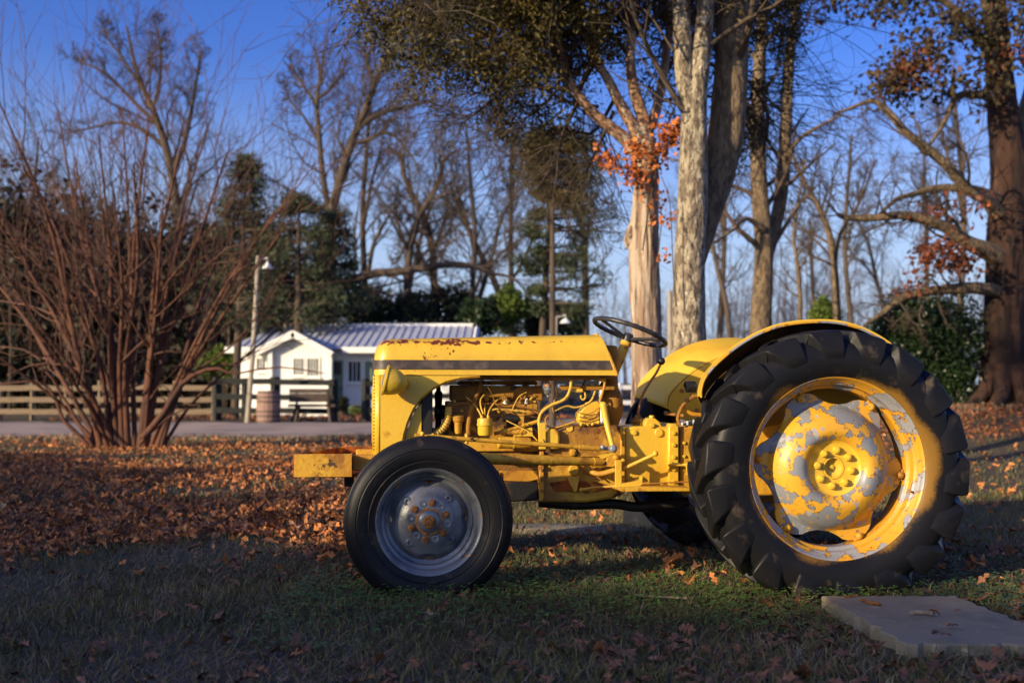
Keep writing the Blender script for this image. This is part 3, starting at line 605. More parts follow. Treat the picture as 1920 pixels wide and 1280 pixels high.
# carburettor / governor body
mb = MB(); mb.ppx([px8(310, 400), px8(400, 305), px8(480, 292), px8(500, 310), px8(505, 500), px8(330, 505), px8(305, 470)], -.17, -.08); part('governor_housing', mb, 'paint', bevel=.006)
mb = MB()
for a, b in ((330, 500), (390, 500), (435, 495), (485, 480), (470, 400), (345, 430), (430, 500)): mb.ball(T(*px8(a, b), -.175), .0075, 6)
part('governor_bolts', mb, 'paint')
for k in range(3):
    wire('governor_pipe', [(310, 395 + 35 * k), (370, 408 + 30 * k), (430, 395 + 30 * k), (490, 350 + 40 * k)], px8, -.182, .0024, 'brass')
wire('governor_pipe', [(360, 500), (400, 460), (450, 440), (500, 370)], px8, -.185, .0022, 'cast_dark')
mb = MB(); c = T(1147, 706, -.03); k_ = SC * 1.12
mb.lathe([(.0001, 0), (11 * k_, 0), (12 * k_, -20 * k_), (17 * k_, -30 * k_), (20 * k_, -42 * k_), (21 * k_, -56 * k_), (19 * k_, -72 * k_), (13 * k_, -86 * k_), (10 * k_, -94 * k_), (.0001, -94 * k_)], c, (0, 0, 1), 28); part('steering_box', mb, 'cast_dark')
mb = MB(); mb.ppx([(1050, 722), (1157, 722), (1157, 731), (1050, 731)], -.15, -.13); part('tank_support_bar', mb, 'cast_dark', bevel=.002)
mb = MB(); mb.ppx([(820, 703), (1150, 703), (1150, 710), (1040, 712), (820, 708)], -.20, .20); part('fuel_tank', mb, 'cast_dark', bevel=.004)
mb = MB(); mb.ppx([(1070, 729), (1092, 728), (1094, 735), (1068, 735)], -.18, -.14); part('tank_clip', mb, 'paint', bevel=.002)
mb = MB(); mb.ppx([(1121, 705), (1136, 705), (1138, 709), (1132, 716), (1124, 713)], -.2, -.16); part('hood_catch', mb, 'rust', bevel=.002)
# transmission
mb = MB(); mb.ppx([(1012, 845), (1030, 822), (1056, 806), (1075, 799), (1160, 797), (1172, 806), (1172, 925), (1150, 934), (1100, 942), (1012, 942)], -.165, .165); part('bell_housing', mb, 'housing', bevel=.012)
mb = MB(); mb.ppx([(1012, 846), (1020, 846), (1020, 938), (1012, 938)], -.180, -.160); part('housing_flange', mb, 'cast', bevel=.003)
for b in (856, 876, 898, 920): mb = MB(); mb.bolt(T(1016, b, -.181), YAX, .010, .010); part('flange_bolt', mb, 'rust_nut', bevel=.001)
mb = MB(); mb.ppx([(1164, 800), (1172, 800), (1172, 922), (1164, 926)], -.178, -.160); part('housing_flange', mb, 'cast', bevel=.003)
for b in (812, 832, 892, 912): mb = MB(); mb.bolt(T(1168, b, -.179), YAX, .010, .010); part('flange_bolt', mb, 'cast', bevel=.001)
mb = MB(); mb.ppx([(1030, 905), (1060, 900), (1120, 903), (1145, 915), (1120, 922), (1040, 921)], -.172, -.160); part('cover_plate', mb, 'rust', bevel=.003)
mb = MB(); mb.tube(smooth_pts([T(1024, 870, -.18), T(1040, 866, -.19), T(1090, 872, -.19), T(1128, 900, -.19)], 14), .004, 6); part('fuel_line', mb, 'brass')
mb = MB(); mb.tube(smooth_pts([T(846, 760, -.12), T(880, 756, -.13), T(940, 758, -.13), T(990, 764, -.13), T(1010, 775, -.14)], 16), .0035, 6); part('fuel_line', mb, 'brass')
mb = MB(); mb.tube(smooth_pts([T(1040, 716, -.15), T(1044, 740, -.15), T(1036, 765, -.15), T(1052, 790, -.15), T(1075, 800, -.15)], 16), .0045, 6); part('fuel_line', mb, 'cast_dark')
mb = MB(); mb.tube(smooth_pts([T(1098, 712, -.14), T(1090, 730, -.15), T(1100, 748, -.16)], 10), .003, 6); part('ignition_wire', mb, 'black')
mb = MB(); mb.tube(smooth_pts([T(960, 770, -.13), T(985, 790, -.16), T(1010, 812, -.2), T(1024, 832, -.22)], 12), .003, 6); part('ignition_wire', mb, 'black')
for a_, b_ in ((866, 770), (900, 768), (934, 772), (968, 770), (996, 774)): mb = MB(); mb.bolt(T(a_, b_, -.102), YAX, .009, .012); part('block_bolt', mb, 'cast', bevel=.001)
mb = MB(); mb.ppx([(846, 786), (868, 784), (870, 806), (846, 808)], -.13, -.10); part('fuel_pump', mb, 'dark', bevel=.005)
mb = MB(); mb.ppx([(952, 776), (975, 778), (976, 800), (950, 800)], -.14, -.10); part('voltage_regulator', mb, 'dark', bevel=.004)
mb = MB(); mb.ppx([(1172, 802), (1190, 799), (1256, 799), (1256, 905), (1240, 918), (1172, 918)], -.160, .16); part('gearbox', mb, 'paint', bevel=.01)
mb = MB(); mb.ppx([(1254, 800), (1258, 794), (1268, 794), (1273, 800), (1273, 918), (1254, 918)], -.185, .185); part('gearbox_flange', mb, 'paint', bevel=.005)
mb = MB(); mb.ppx([(1275, 803), (1300, 795), (1340, 795), (1340, 930), (1275, 925)], -.165, .165); part('rear_axle_centre', mb, 'cast', bevel=.012)
mb = MB(); p = Vector((RWX, -.16, RWZ)); mb.lathe([(.12, 0), (.11, .05), (.075, .16), (.06, .36), (.06, .46)], p, YAX, 24); mb.lathe([(.12, 0), (.11, .05), (.075, .16), (.06, .36), (.06, .46)], Vector((RWX, .16, RWZ)), (0, 1, 0), 24); mb.box(RWX - .26, RWX + .2, -.16, .16, RWZ - .17, RWZ + .17); part('rear_axle', mb, 'cast', bevel=.01)
mb = MB(); mb.lathe([(.0001, .022), (.145, .02), (.15, 0)], (RWX, -.16 - .36, RWZ), YAX, 32); mb.lathe([(.0001, .022), (.145, .02), (.15, 0)], (RWX, .16 + .36, RWZ), (0, 1, 0), 32); part('brake_drum', mb, 'cast')
mb = MB(); mb.ppx([(936, 881), (1013, 879), (1013, 898), (990, 903), (936, 901)], -.10, .10); part('engine_side_rail', mb, 'cast', bevel=.004)
mb = MB(); mb.ppx([(940, 902), (1010, 903), (1010, 938), (952, 941), (930, 930)], -.12, .12); part('oil_sump', mb, 'dark', bevel=.008)
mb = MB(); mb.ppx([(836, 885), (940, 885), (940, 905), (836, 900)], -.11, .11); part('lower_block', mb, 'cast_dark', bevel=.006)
mb = MB(); mb.tube(smooth_pts([T(1010, 941, -.05), T(1080, 946, -.05), T(1150, 944, -.05), T(1200, 950, -.05), T(1290, 940, -.05)], 16), .024, 12); part('exhaust_pipe', mb, 'dark')
mb = MB()
for a, b, r in ((1189, 811, 5), (1235, 811, 8.5), (1222, 797, 5), (1068, 803, 7)): mb.bolt(T(a, b, -.16), YAX, r * SC, .01, 10)
for b in (812, 834, 857, 880, 903): mb.bolt(T(1263, b, -.185), YAX, .009, .010)
for b in (830, 855, 880): mb.bolt(T(1282, b, -.165), YAX, .008, .010)
part('casing_bolts', mb, 'paint')
mb = MB(); mb.bolt(T(1074, 848, -.166), YAX, .017, .012, 12); mb.bolt(T(1074, 848, -.178), YAX, .009, .008, 6); part('inspection_plug', mb, 'cast')
mb = MB(); mb.bolt(T(1075, 880, -.168), YAX, .025, .022, 16); mb.ppx([(1064, 893), (1087, 893), (1082, 921), (1077, 923)], -.20, -.17); part('clutch_lever', mb, 'cast', bevel=.003)
mb = MB(); mb.ppx([(1210, 793), (1214, 786), (1220, 783), (1228, 784), (1236, 790), (1240, 797), (1240, 801), (1210, 801)], -.15, -.05); mb.bolt(T(1222, 783, -.1), (0, 0, 1), .014, .012); mb.bolt(T(1215, 790, -.12), (0, 0, 1), .009, .012); part('filler_cap', mb, 'paint', bevel=.003)
mb = MB()
for k in range(9): mb.bolt(T(1280 + 3.5 * k + random.uniform(-1, 1), 798 - k * .6, -.17 + .012 * (k % 3)), (0, 0, 1), .008, .014 + .008 * random.random())
part('cover_bolts', mb, 'steel')
# steering linkage
mb = MB(); mb.tube([T(778, 816, -.40), T(1122, 840.5, -.27)], .0098, 12); mb.tube([T(1085, 838, -.285), T(1123, 840.6, -.27)], .0128, 12); part('drag_link', mb, 'cast')
mb = MB(); p = smooth_pts([T(1131, 759, -.20), T(1136, 785, -.21), T(1142, 812, -.23), T(1149, 838, -.26)], 12); mb.tube(p, [.017 - .006 * i / (len(p) - 1) for i in range(len(p))], 12); mb.ball(T(1131, 760, -.195), .019, 8); part('drop_arm', mb, 'paint')
mb = MB(); mb.ball(T(1150, 841, -.275), .019, 10); mb.bolt(T(1150, 841, -.29), YAX, .010, .008); mb.tube([T(1122, 840, -.27), T(1146, 841, -.27)], .009, 8); mb.ball(T(1130, 838, -.28), .012, 6); part('ball_joint', mb, 'steel')
mb = MB(); mb.ppx([(1121, 854), (1150, 846), (1152, 851), (1130, 860)], -.25, -.235); part('joint_bracket', mb, 'paint')
mb = MB(); p0, p1 = T(860, 858, -.46), T(1138, 866, -.22); mb.tube([p0, p0.lerp(p1, .35), p0.lerp(p1, .9), p0.lerp(p1, .901), p1], [.020, .026, .0175, .020, .019], 16); part('radius_arm', mb, 'cast')
mb = MB(); mb.ppx([(1137, 858), (1150, 852), (1160, 856), (1162, 868), (1150, 876), (1138, 874)], -.25, -.17); mb.ball(T(1168, 864, -.25), .013, 8); mb.ball(T(1155, 857, -.25), .016, 8); part('radius_arm_mount', mb, 'cast', bevel=.004)
mb = MB(); mb.ppx([(1154, 862), (1166, 862), (1166, 912), (1161, 914), (1154, 914)], -.29, -.275); part('brake_lever_plate', mb, 'paint', bevel=.002)
mb = MB(); mb.tube([T(1172, 877, -.26), T(1226, 852, -.30)], .0085, 10); mb.ball(T(1229, 850, -.305), .0135, 8); part('foot_pedal', mb, 'paint')
mb = MB(); mb.tube(smooth_pts([T(1098, 872, -.2), T(1108, 883, -.22), T(1125, 888, -.24), T(1153, 881, -.26)], 14), [.012] * 13 if False else .012, 10); part('curved_link', mb, 'cast')
mb = MB(); mb.ppx([(1166, 906), (1190, 903), (1202, 899), (1205, 893), (1205, 908), (1198, 912), (1166, 916)], -.29, -.24); part('clutch_pedal', mb, 'paint', bevel=.002)
mb = MB(); mb.ppx([(1150, 915), (1200, 912), (1296, 914), (1296, 921), (1200, 921), (1168, 922)], -.33, -.20); part('footrest', mb, 'cast', bevel=.003)
mb = MB(); mb.tube([T(1204, 907, -.29), T(1300, 902, -.29)], .0035, 8); part('brake_rod', mb, 'brass')
mb = MB(); mb.tube([T(1088, 918, -.21), T(1110, 914, -.23), T(1155, 911, -.28)], .006, 8); mb.ball(T(1090, 918, -.21), .011, 6); part('clutch_rod', mb, 'cast')
mb = MB(); mb.tube([T(1254, 870, -.20), T(1292, 871, -.23)], .0075, 8); mb.bolt(T(1256, 870, -.19), YAX, .014, .012); part('brake_rod', mb, 'paint')
mb = MB(); mb.ppx([(1287, 871), (1294, 871), (1294, 890), (1287, 890)], -.24, -.23); part('rod_clevis', mb, 'paint')
# front axle
mb = MB(); mb.tube([(FWX + .02, -.56, FWZ + .03), (FWX + .01, -.40, FWZ + .10), (FWX, -.15, FWZ + .16), (FWX, .15, FWZ + .16), (FWX + .01, .40, FWZ + .10), (FWX + .02, .56, FWZ + .03)], [.026, .034, .044, .044, .034, .026], 12); part('front_axle', mb, 'cast')
for s_ in (-1, 1):
    mb = MB(); mb.tube([(FWX, s_ * .50, FWZ - .03), (FWX, s_ * .50, FWZ + .24)], .021, 12); mb.tube([(FWX, s_ * .50, FWZ + .22), T(800, 818, -.42) if s_ < 0 else Vector((FWX + .02, .42, FWZ + .22))], .014, 8); part('kingpin', mb, 'cast')
    mb = MB(); mb.lathe([(.03, 0), (.03, .12)], (FWX, s_ * .50, FWZ), (0, s_, 0), 14); part('stub_axle', mb, 'cast')
mb = MB(); mb.ball(T(792, 813, -.40), .010, 8); part('linkage_knob', mb, 'wire')
mb = MB(); mb.ball(T(812, 815, -.38), .008, 8); part('linkage_knob', mb, 'wire')
mb = MB(); mb.tube([T(875, 812, -.36), T(875, 832, -.36)], .0085, 8); part('grease_nipple', mb, 'wire')
mb = MB(); mb.box(xf + .03, fanx + .1, -.12, .12, FWZ + .18, FWZ + .27); part('axle_support', mb, 'cast', bevel=.01)
# steering wheel and column
hub = T(1177, 630, 0); foot = T(1138, 716, 0); axd = (hub - foot); axd.y = 0; axd.normalize(); axd0 = axd.copy(); axd = (Matrix.Rotation(R(-4), 3, 'X') @ Vector((math.sin(R(20)), 0, math.cos(R(20))))).normalized()
ctr = T(1181, 622.5, 0)
u = Vector((axd.z, 0, -axd.x)).normalized(); v = axd.cross(u).normalized()
sw = empty_part('steering_wheel', (0, 0, 0), tr)
Rw = .180
mb = MB(); ring = [ctr + (u * math.cos(R(6 * k)) + v * math.sin(R(6 * k))) * Rw for k in range(61)]
n_ = 12; vs = []
for k in range(60):
    c = ring[k]; rad = (c - ctr).normalized(); rr = .0115 + .0010 * math.cos(k * math.pi)
    vs += [c + (rad * math.cos(a) + axd * math.sin(a)) * rr for a in (2 * math.pi * j / n_ for j in range(n_))]
mb.add(vs, [(i * n_ + j, i * n_ + (j + 1) % n_, ((i + 1) % 60) * n_ + (j + 1) % n_, ((i + 1) % 60) * n_ + j) for i in range(60) for j in range(n_)])
mb.build('wheel_rim', M['wheel_rubber'], sw, 60)
for k in range(3):
    a = R(120 * k + 200); d = u * math.cos(a) + v * math.sin(a)
    mb = MB(); mb.tube([ctr - axd * .035 + d * .02, ctr - axd * .018 + d * .09, ctr + d * Rw], [.011, .008, .008], 8); mb.build('spoke', M['wheel_rubber'], sw)
mb = MB(); mb.lathe([(.0001, .004), (.022, .0), (.027, -.016), (.022, -.045), (.016, -.05)], ctr - axd * .01, axd, 18); mb.build('wheel_boss', M['wheel_rubber'], sw)
mb = MB(); mb.lathe([(.026, 0), (.028, -.015), (.023, -.02), (.024, -.028), (.030, -.20), (.034, -.26)], ctr - axd * .05, axd0, 18); part('steering_column', mb, 'cast')
mb = MB(); mb.box(xrt + .005, xrt + .09, -.17, .17, zb + .02, zt1 - .05); part('dashboard', mb, 'cast_dark', bevel=.012)
# gear lever
mb = MB(); mb.tube(smooth_pts([T(1238, 684, 0), T(1230, 700, 0), T(1220, 714, 0), T(1207, 736, 0), T(1200, 755, 0), T(1196, 778, 0)], 16), .0062, 8); gl = part('gear_lever', mb, 'brass')
mb = MB(); mb.ball(T(1240, 677, 0), .019, 10); mb.build('knob', M['black'], gl)
mb = MB(); mb.lathe([(.012, .0), (.016, -.012), (.030, -.02), (.032, -.035), (.024, -.045), (.028, -.07)], T(1196, 777, 0), (0, 0, 1), 18); mb.build('boot', M['cast_dark'], gl)
# seat, its spring, lift lever quadrant
mb = MB(); q = [T(*px3(a, b), .02) for a, b in ((700, 545), (655, 580), (648, 620), (690, 655), (750, 665))]; mb.tube(smooth_pts(q, 24), .010, 8); part('lift_lever_quadrant', mb, 'cast')
mb = MB(); q = [T(*px3(a, b), .0) for a, b in ((620, 715), (612, 680), (640, 610), (700, 560), (745, 545))]; mb.tube(smooth_pts(q, 24), .009, 8); part('seat_spring_bar', mb, 'cast_dark')
mb = MB(); mb.tube([T(1246, 774.5, .1), T(1282, 779, .05)], .0075, 8); mb.ball(T(1249, 774.5, .1), .012, 6); part('lift_lever', mb, 'brass')
mb = MB(); cc = T(1293, 725, 0); h = []
for k in range(60): h.append(Vector((cc.x + .05 * k / 59 - .02, .025 * math.cos(k * .75), cc.z + .025 * math.sin(k * .75))))
mb.tube(h, .0045, 6); part('seat_spring', mb, 'black')
mb = MB(); sx, sz = T(1330, 700, 0).x + .12, T(1330, 700, 0).z
vs = []; nr, na = 6, 24
for i in range(nr + 1):
    for j in range(na):
        a = 2 * math.pi * j / na; r = i / nr
        vs.append((sx + .08 + .17 * r * math.cos(a), .20 * r * math.sin(a), sz - .05 + .055 * r ** 3 + .05 * max(0, r * math.cos(a)) ** 3))
mb.add(vs, [(i * na + j, i * na + (j + 1) % na, (i + 1) * na + (j + 1) % na, (i + 1) * na + j) for i in range(nr) for j in range(na)])
o = part('seat_pan', mb, 'cast'); s2 = o.modifiers.new('thick', 'SOLIDIFY'); s2.thickness = .004
mb = MB(); mb.box(sx + .06, sx + .10, -.02, .02, RWZ + .12, sz - .02); part('seat_post', mb, 'cast_dark')
# ------------------------------------------------------------------ tree tools
def ring_tubes(P, Rr, n, V, Q, bump=0):
    """P (N,K,3) centre lines, Rr (N,K) radii -> appended vertex / quad arrays"""
    N_, K = Rr.shape
    if N_ == 0: return
    Tn = np.gradient(P, axis=1); Tn /= np.linalg.norm(Tn, axis=2, keepdims=True) + 1e-9
    mt = Tn.mean(1); ref = np.where(np.abs(mt[:, 2:3]) < .8, np.array([[0, 0, 1.]]), np.array([[1., 0, 0]]))[:, None, :]
    U = np.cross(Tn, np.broadcast_to(ref, Tn.shape)); U /= np.linalg.norm(U, axis=2, keepdims=True) + 1e-9; Wv = np.cross(Tn, U)
    a = np.arange(n) * 2 * np.pi / n
    rad = Rr[:, :, None, None] * np.ones((1, 1, n, 1))
    if bump:
        ph = rng.uniform(0, 6.28, (N_, 1, 1)); kk = np.arange(K)[None, :, None]
        f = 1 + bump * (np.sin(a[None, None] * 3 + ph + kk * .11) + .6 * np.sin(a[None, None] * 5 - kk * .17 + ph * 2) + .5 * np.sin(a * 8 + kk * .3)[None] if False else
                        (np.sin(a[None, None, :] * 3 + ph + kk * .11) + .6 * np.sin(a[None, None, :] * 5 - kk * .17 + 2 * ph) + .45 * np.sin(a[None, None, :] * 9 + kk * .31)))
        f = f + rng.normal(0, bump * .35, f.shape); rad = rad * f[..., None]
    ringv = P[:, :, None, :] + (U[:, :, None, :] * np.cos(a)[None, None, :, None] + Wv[:, :, None, :] * np.sin(a)[None, None, :, None]) * rad
    base = sum(len(x) for x in V); V.append(ringv.reshape(-1, 3))
    i = (np.arange(N_)[:, None, None] * K + np.arange(K - 1)[None, :, None]) * n; j = np.arange(n)[None, None, :]; j2 = (j + 1) % n
    Q.append((np.stack([i + j, i + j2, i + n + j2, i + n + j], -1) + base).reshape(-1, 4))
def resample(pts, rad, K):
    pts = np.array([tuple(p) for p in pts], float); rad = np.array(rad, float)
    t = np.linspace(0, len(pts) - 1, K); i = np.clip(t.astype(int), 0, len(pts) - 2); f = (t - i)[:, None]
    P = np.concatenate([[2 * pts[0] - pts[1]], pts, [2 * pts[-1] - pts[-2]]]); a, b, c, d = P[i], P[i + 1], P[i + 2], P[i + 3]
    out = .5 * (2 * b + (c - a) * f + (2 * a - 5 * b + 4 * c - d) * f ** 2 + (3 * b - a - 3 * c + d) * f ** 3)
    return out, rad[i] * (1 - f[:, 0]) + rad[i + 1] * f[:, 0]
def spawn(P, Rr, n, L, ang, t0=.25, t1=1., K=6, wob=.25, up=.08, rr=.6, minr=.002, flat=None, lt=.5):
    N_, Kp = Rr.shape
    t = (np.arange(n)[None, :] + rng.uniform(0, 1, (N_, n))) / n * (t1 - t0) + t0
    x = t * (Kp - 1) - 1e-6; i = np.clip(x.astype(int), 0, Kp - 2); f = (x - i)[..., None]; r_ = np.arange(N_)[:, None]
    b = P[r_, i] * (1 - f) + P[r_, i + 1] * f; tan = P[r_, i + 1] - P[r_, i]; tan /= np.linalg.norm(tan, axis=2, keepdims=True) + 1e-9
    r0 = (Rr[r_, i] * (1 - f[..., 0]) + Rr[r_, i + 1] * f[..., 0]) * rr
    rv = rng.normal(0, 1, tan.shape)
    if flat is not None: rv[..., 2] *= flat
    pr = rv - tan * (rv * tan).sum(2, keepdims=True); pr /= np.linalg.norm(pr, axis=2, keepdims=True) + 1e-9
    A = np.radians(rng.normal(ang, 10, (N_, n, 1))); d = tan * np.cos(A) + pr * np.sin(A)
    plen = np.linalg.norm(np.diff(P, axis=1), axis=2).sum(1)[:, None]
    Ln = (L * plen if L < 1 else L * np.ones((N_, 1))) * (1 - lt * t) * rng.uniform(.6, 1.25, t.shape)
    b, d, r0, Ln = b.reshape(-1, 3), d.reshape(-1, 3), np.maximum(r0.reshape(-1), minr), Ln.reshape(-1)
    out = np.zeros((len(b), K, 3)); out[:, 0] = b; p = b.copy()
    for k in range(1, K):
        d = d + rng.normal(0, wob, d.shape) + np.array([0, 0, up]); d /= np.linalg.norm(d, axis=1, keepdims=True)
        p = p + d * (Ln / (K - 1))[:, None]; out[:, k] = p
    rad = r0[:, None] * np.linspace(1, .28, K)[None]
    return out, np.maximum(rad, minr * .6)
def tris(points, n, spread, size, aspect=.45, hang=0, flat=1.):
    """small leaf faces (two triangles, folded) scattered round points"""
    c = np.repeat(points, n, 0); c = c + rng.normal(0, 1, c.shape) * spread * np.array([1, 1, flat])
    m = len(c); d = rng.normal(0, 1, (m, 3)); d[:, 2] -= hang; d /= np.linalg.norm(d, axis=1, keepdims=True)
    s = rng.normal(0, 1, (m, 3)); s -= d * (s * d).sum(1, keepdims=True); s /= np.linalg.norm(s, axis=1, keepdims=True)
    q = np.cross(d, s); L = size * rng.uniform(.55, 1.35, (m, 1))
    V = np.stack([c, c + d * L * .5 + s * L * aspect * .5, c + d * L, c + d * L * .5 - s * L * aspect * .5 + q * L * .08], 1).reshape(-1, 3)
    return V, np.arange(m * 4).reshape(-1, 4)
def make_part(name, V, Q, org, m, parent, kind=None, smooth=True):
    o = link(name, mesh_np(name, np.concatenate(V) - np.array(tuple(org)), np.concatenate(Q), smooth=smooth), m, parent)
    if kind: o['kind'] = kind
    return o
def guides(lst, d, f=FPX):
    """traced limbs: list of [(px, py, width px, extra depth)...] -> centre lines"""
    out = []
    for l in lst:
        pts = [W(p[0], p[1], d + (p[3] if len(p) > 3 else 0)) for p in l]; rad = [p[2] / 2 * (d + (p[3] if len(p) > 3 else 0)) / f for p in l]
        out.append((pts, rad))
    return out
def tree(name, label, cat, gl, levels, m_trunk, m_branch, group=None, trunk_n=14, trunkK=26, bump=.05, trunk_name='trunk', leaf=None, mainsplit=1, sub_n=5):
    """gl: guides; the first `mainsplit` are trunks (one part each), the others limbs; levels: list of spawn() keyword dicts"""
    org = Vector(gl[0][0][0]); org.z = float(gz(org.x, org.y))
    root = thing(name, label, cat, org, 0, group)
    RS = [resample(p, r, trunkK) for p, r in gl]
    for i in range(min(mainsplit, len(RS))):
        V, Q = [], []; ring_tubes(RS[i][0][None], RS[i][1][None], trunk_n, V, Q, bump); make_part(trunk_name, V, Q, org, m_trunk, root)
    for i in range(mainsplit, len(RS)):
        V, Q = [], []; ring_tubes(RS[i][0][None], RS[i][1][None], 9, V, Q, bump * .6); make_part('limb', V, Q, org, m_branch[0] if isinstance(m_branch, tuple) else m_branch, root)
    P = np.stack([a for a, b in RS]); Rr = np.stack([b for a, b in RS]); V, Q = [], []; tips = None
    for k, lv in enumerate(levels):
        lv = dict(lv); sub = lv.pop('only', None)
        if sub is not None: P, Rr = P[sub], Rr[sub]
        P, Rr = spawn(P, Rr, **lv)
        ring_tubes(P, Rr, (6, 4, 3, 3)[min(k, 3)], V, Q); tips = P
    if V: make_part('branches', V, Q, org, m_branch[-1] if isinstance(m_branch, tuple) else m_branch, root)
    if leaf:
        for lf in leaf:
            pts = tips[:, lf.get('from', 2):].reshape(-1, 3) if 'pts' not in lf else lf['pts']
            if lf.get('frac'): pts = pts[rng.random(len(pts)) < lf['frac']]
            Vl, Ql = tris(pts, lf['n'], lf['spread'], lf['size'], lf.get('aspect', .45), lf.get('hang', 0), lf.get('flat', 1.))
            make_part(lf.get('name', 'foliage'), [Vl], [Ql], org, lf['m'], root, smooth=False)
    return root

# ------------------------------------------------------------------ house
D = 40.0
hs_o = thing('house', 'small white cottage with a pale blue metal roof behind the dark fence', 'house', (W(560, 780, D).x, D, 0))
hx = hs_o.location.x
def Hx(px, d=D): return W(px, 700, d).x - hx
def Hz(py, d=D): return W(600, py, d).z
def hb(name, x0, x1, y0, y1, z0, z1, m, par=hs_o, bev=0): mb = MB(); mb.box(x0, x1, y0 - D, y1 - D, z0, z1); return mb.build(name, M[m], par, 0, bev)
ez, rz_ = Hz(650), Hz(611, 43.5)
xl, xr = Hx(447), Hx(862)
zb_ = -.05
hb('wall', xl, xr, D, D + 7, zb_, ez + .02, 'white')
# roof: front slope, back slope, hip end on the left
def slab3(name, pts, m, par=hs_o, th=.05):
    mb = MB(); p = [Vector(q) for q in pts]; nn = (p[1] - p[0]).cross(p[2] - p[0]).normalized(); nn = nn if nn.z > 0 else -nn
    n = len(p); mb.add(p + [q - nn * th for q in p], [tuple(range(n)), tuple(range(n, 2 * n))[::-1]] + [(i, (i + 1) % n, n + (i + 1) % n, n + i) for i in range(n)]); return mb.build(name, M[m], par, 0)
eL, eR = xl - .35, xr + .5; ey = -.55; ry = 3.5; ridgeL = Hx(522, 43.5)
zE = ez - .05
slab3('roof', [(eL, ey, zE), (eR, ey, zE), (eR, ry, rz_), (ridgeL, ry, rz_)], 'roof')
slab3('roof', [(eL, 2 * ry - ey, zE), (eR, 2 * ry - ey, zE), (eR, ry, rz_), (ridgeL, ry, rz_)], 'roof')
slab3('roof', [(eL, ey, zE), (eL, 2 * ry - ey, zE), (ridgeL, ry, rz_)], 'roof')
ms = MB(); k = eL + .3
while k < eR:
    t = min(1, max(0, (k - eL) / (ridgeL - eL))); a, b = Vector((k, ey, zE + .02)), Vector((k, ry, rz_ + .02)); b = a.lerp(b, t); ms.tube([a, b], .022, 4); k += .30
prop(ms.build('roof_seams', M['roof'], hs_o, 0), kind='stuff')
hb('fascia', eL - .02, Hx(474, 39.4), D + ey - .05, D + ey - .005, zE - .20, zE + .02, 'white')
hb('fascia', Hx(641, 39.4), eR, D + ey - .05, D + ey - .005, zE - .20, zE + .02, 'white')
mb = MB(); mb.tube([(ridgeL, ry, rz_ + .04), (eR, ry, rz_ + .04)], .07, 6); mb.build('ridge_cap', M['white'], hs_o)
mb = MB(); mb.prism([(0, 0)] * 0 or [(0, 0), (0, 0), (0, 0)], 0, 0) if False else None
for s_, yy in ((0, ey), (1, 2 * ry - ey)):
    a, b = Vector((eR, yy, zE)), Vector((eR, ry, rz_)); mb = MB(); mb.tube([a + Vector((.03, 0, -.05)), b + Vector((.03, 0, -.05))], .11, 4); mb.build('bargeboard', M['white'], hs_o, 0)
slab3('gable_wall', [(xr - .01, 0, ez), (xr - .01, 7, ez), (xr - .01, ry, rz_ - .12)], 'white', th=.1)
# porch gable in front
pd = 38.6; py_ = pd - D
pl, pr_, pa = Hx(474, pd), Hx(619, pd), Hx(549, pd); pz, paz = Hz(657, pd), Hz(620, pd)
mb = MB(); mb.prism([(pl + .1, zb_), (pr_ - .1, zb_), (pr_ - .1, pz), (pa, paz - .1), (pl + .1, pz)], py_ + .28, 0.0); mb.build('porch_wall', M['white'], hs_o, 0)
for q, pq in ((pl - .1, pz - .06), (pr_ + .1, pz - .06)):
    slab3('porch_roof', [(q, py_ - .05, pq), (pa, py_ - .05, paz), (pa, 2.9, paz), (q, .45, pq)], 'roof', th=.04)
    a, b = Vector((q, py_ - .09, pq - .02)), Vector((pa, py_ - .09, paz - .02)); dd = (b - a).normalized(); nn = Vector((-dd.z, 0, dd.x)); nn = nn if nn.z > 0 else -nn
    mb = MB(); vs = [a + nn * .04, b + nn * .04, b - nn * .20, a - nn * .20]; mb.add(vs + [v + Vector((0, .05, 0)) for v in vs], [(0, 1, 2, 3), (7, 6, 5, 4), (0, 4, 5, 1), (1, 5, 6, 2), (2, 6, 7, 3), (3, 7, 4, 0)]); mb.build('bargeboard', M['white'], hs_o, 0)
for px in (505, 617):
    hb('porch_post', Hx(px - 4, pd), Hx(px + 4, pd), pd + .06, pd + .22, zb_, pz - .02, 'white')
def window(px0, px1, py0, py1, d, mull=3):
    y = d - D; x0, x1, z0, z1 = Hx(px0, d), Hx(px1, d), Hz(py1, d), Hz(py0, d)
    mb = MB(); t = .06
    for b in ((x0 - t, x1 + t, z1, z1 + t), (x0 - t, x1 + t, z0 - t, z0), (x0 - t, x0, z0, z1), (x1, x1 + t, z0, z1)): mb.box(b[0], b[1], y - .05, y + .02, b[2], b[3])
    fr = mb.build('window', M['white'], hs_o, 0)
    mb = MB(); mb.box(x0, x1, y - .012, y - .006, z0, z1); mb.build('pane', M['window'], fr, 0)
    for k in range(1, mull):
        x = x0 + (x1 - x0) * k / mull; mb = MB(); mb.box(x - .016, x + .016, y - .035, y - .013, z0, z1); mb.build('muntin', M['white'], fr, 0)
    mb = MB(); mb.box(x0 - .1, x1 + .1, y - .09, y - .052, z0 - .12, z0 - .06); mb.build('sill', M['white'], fr, 0)
wd_ = pd + .28
window(551, 569, 672, 702, wd_, 4); window(577, 597, 672, 704, wd_, 4); window(482, 497, 672, 694, wd_, 3)
window(654, 676, 678, 715, D, 3)
y = 0; mb = MB(); mb.box(Hx(622), Hx(643), -.04, -.005, .1, Hz(675)); dr = mb.build('door', M['door'], hs_o, 0, .003)
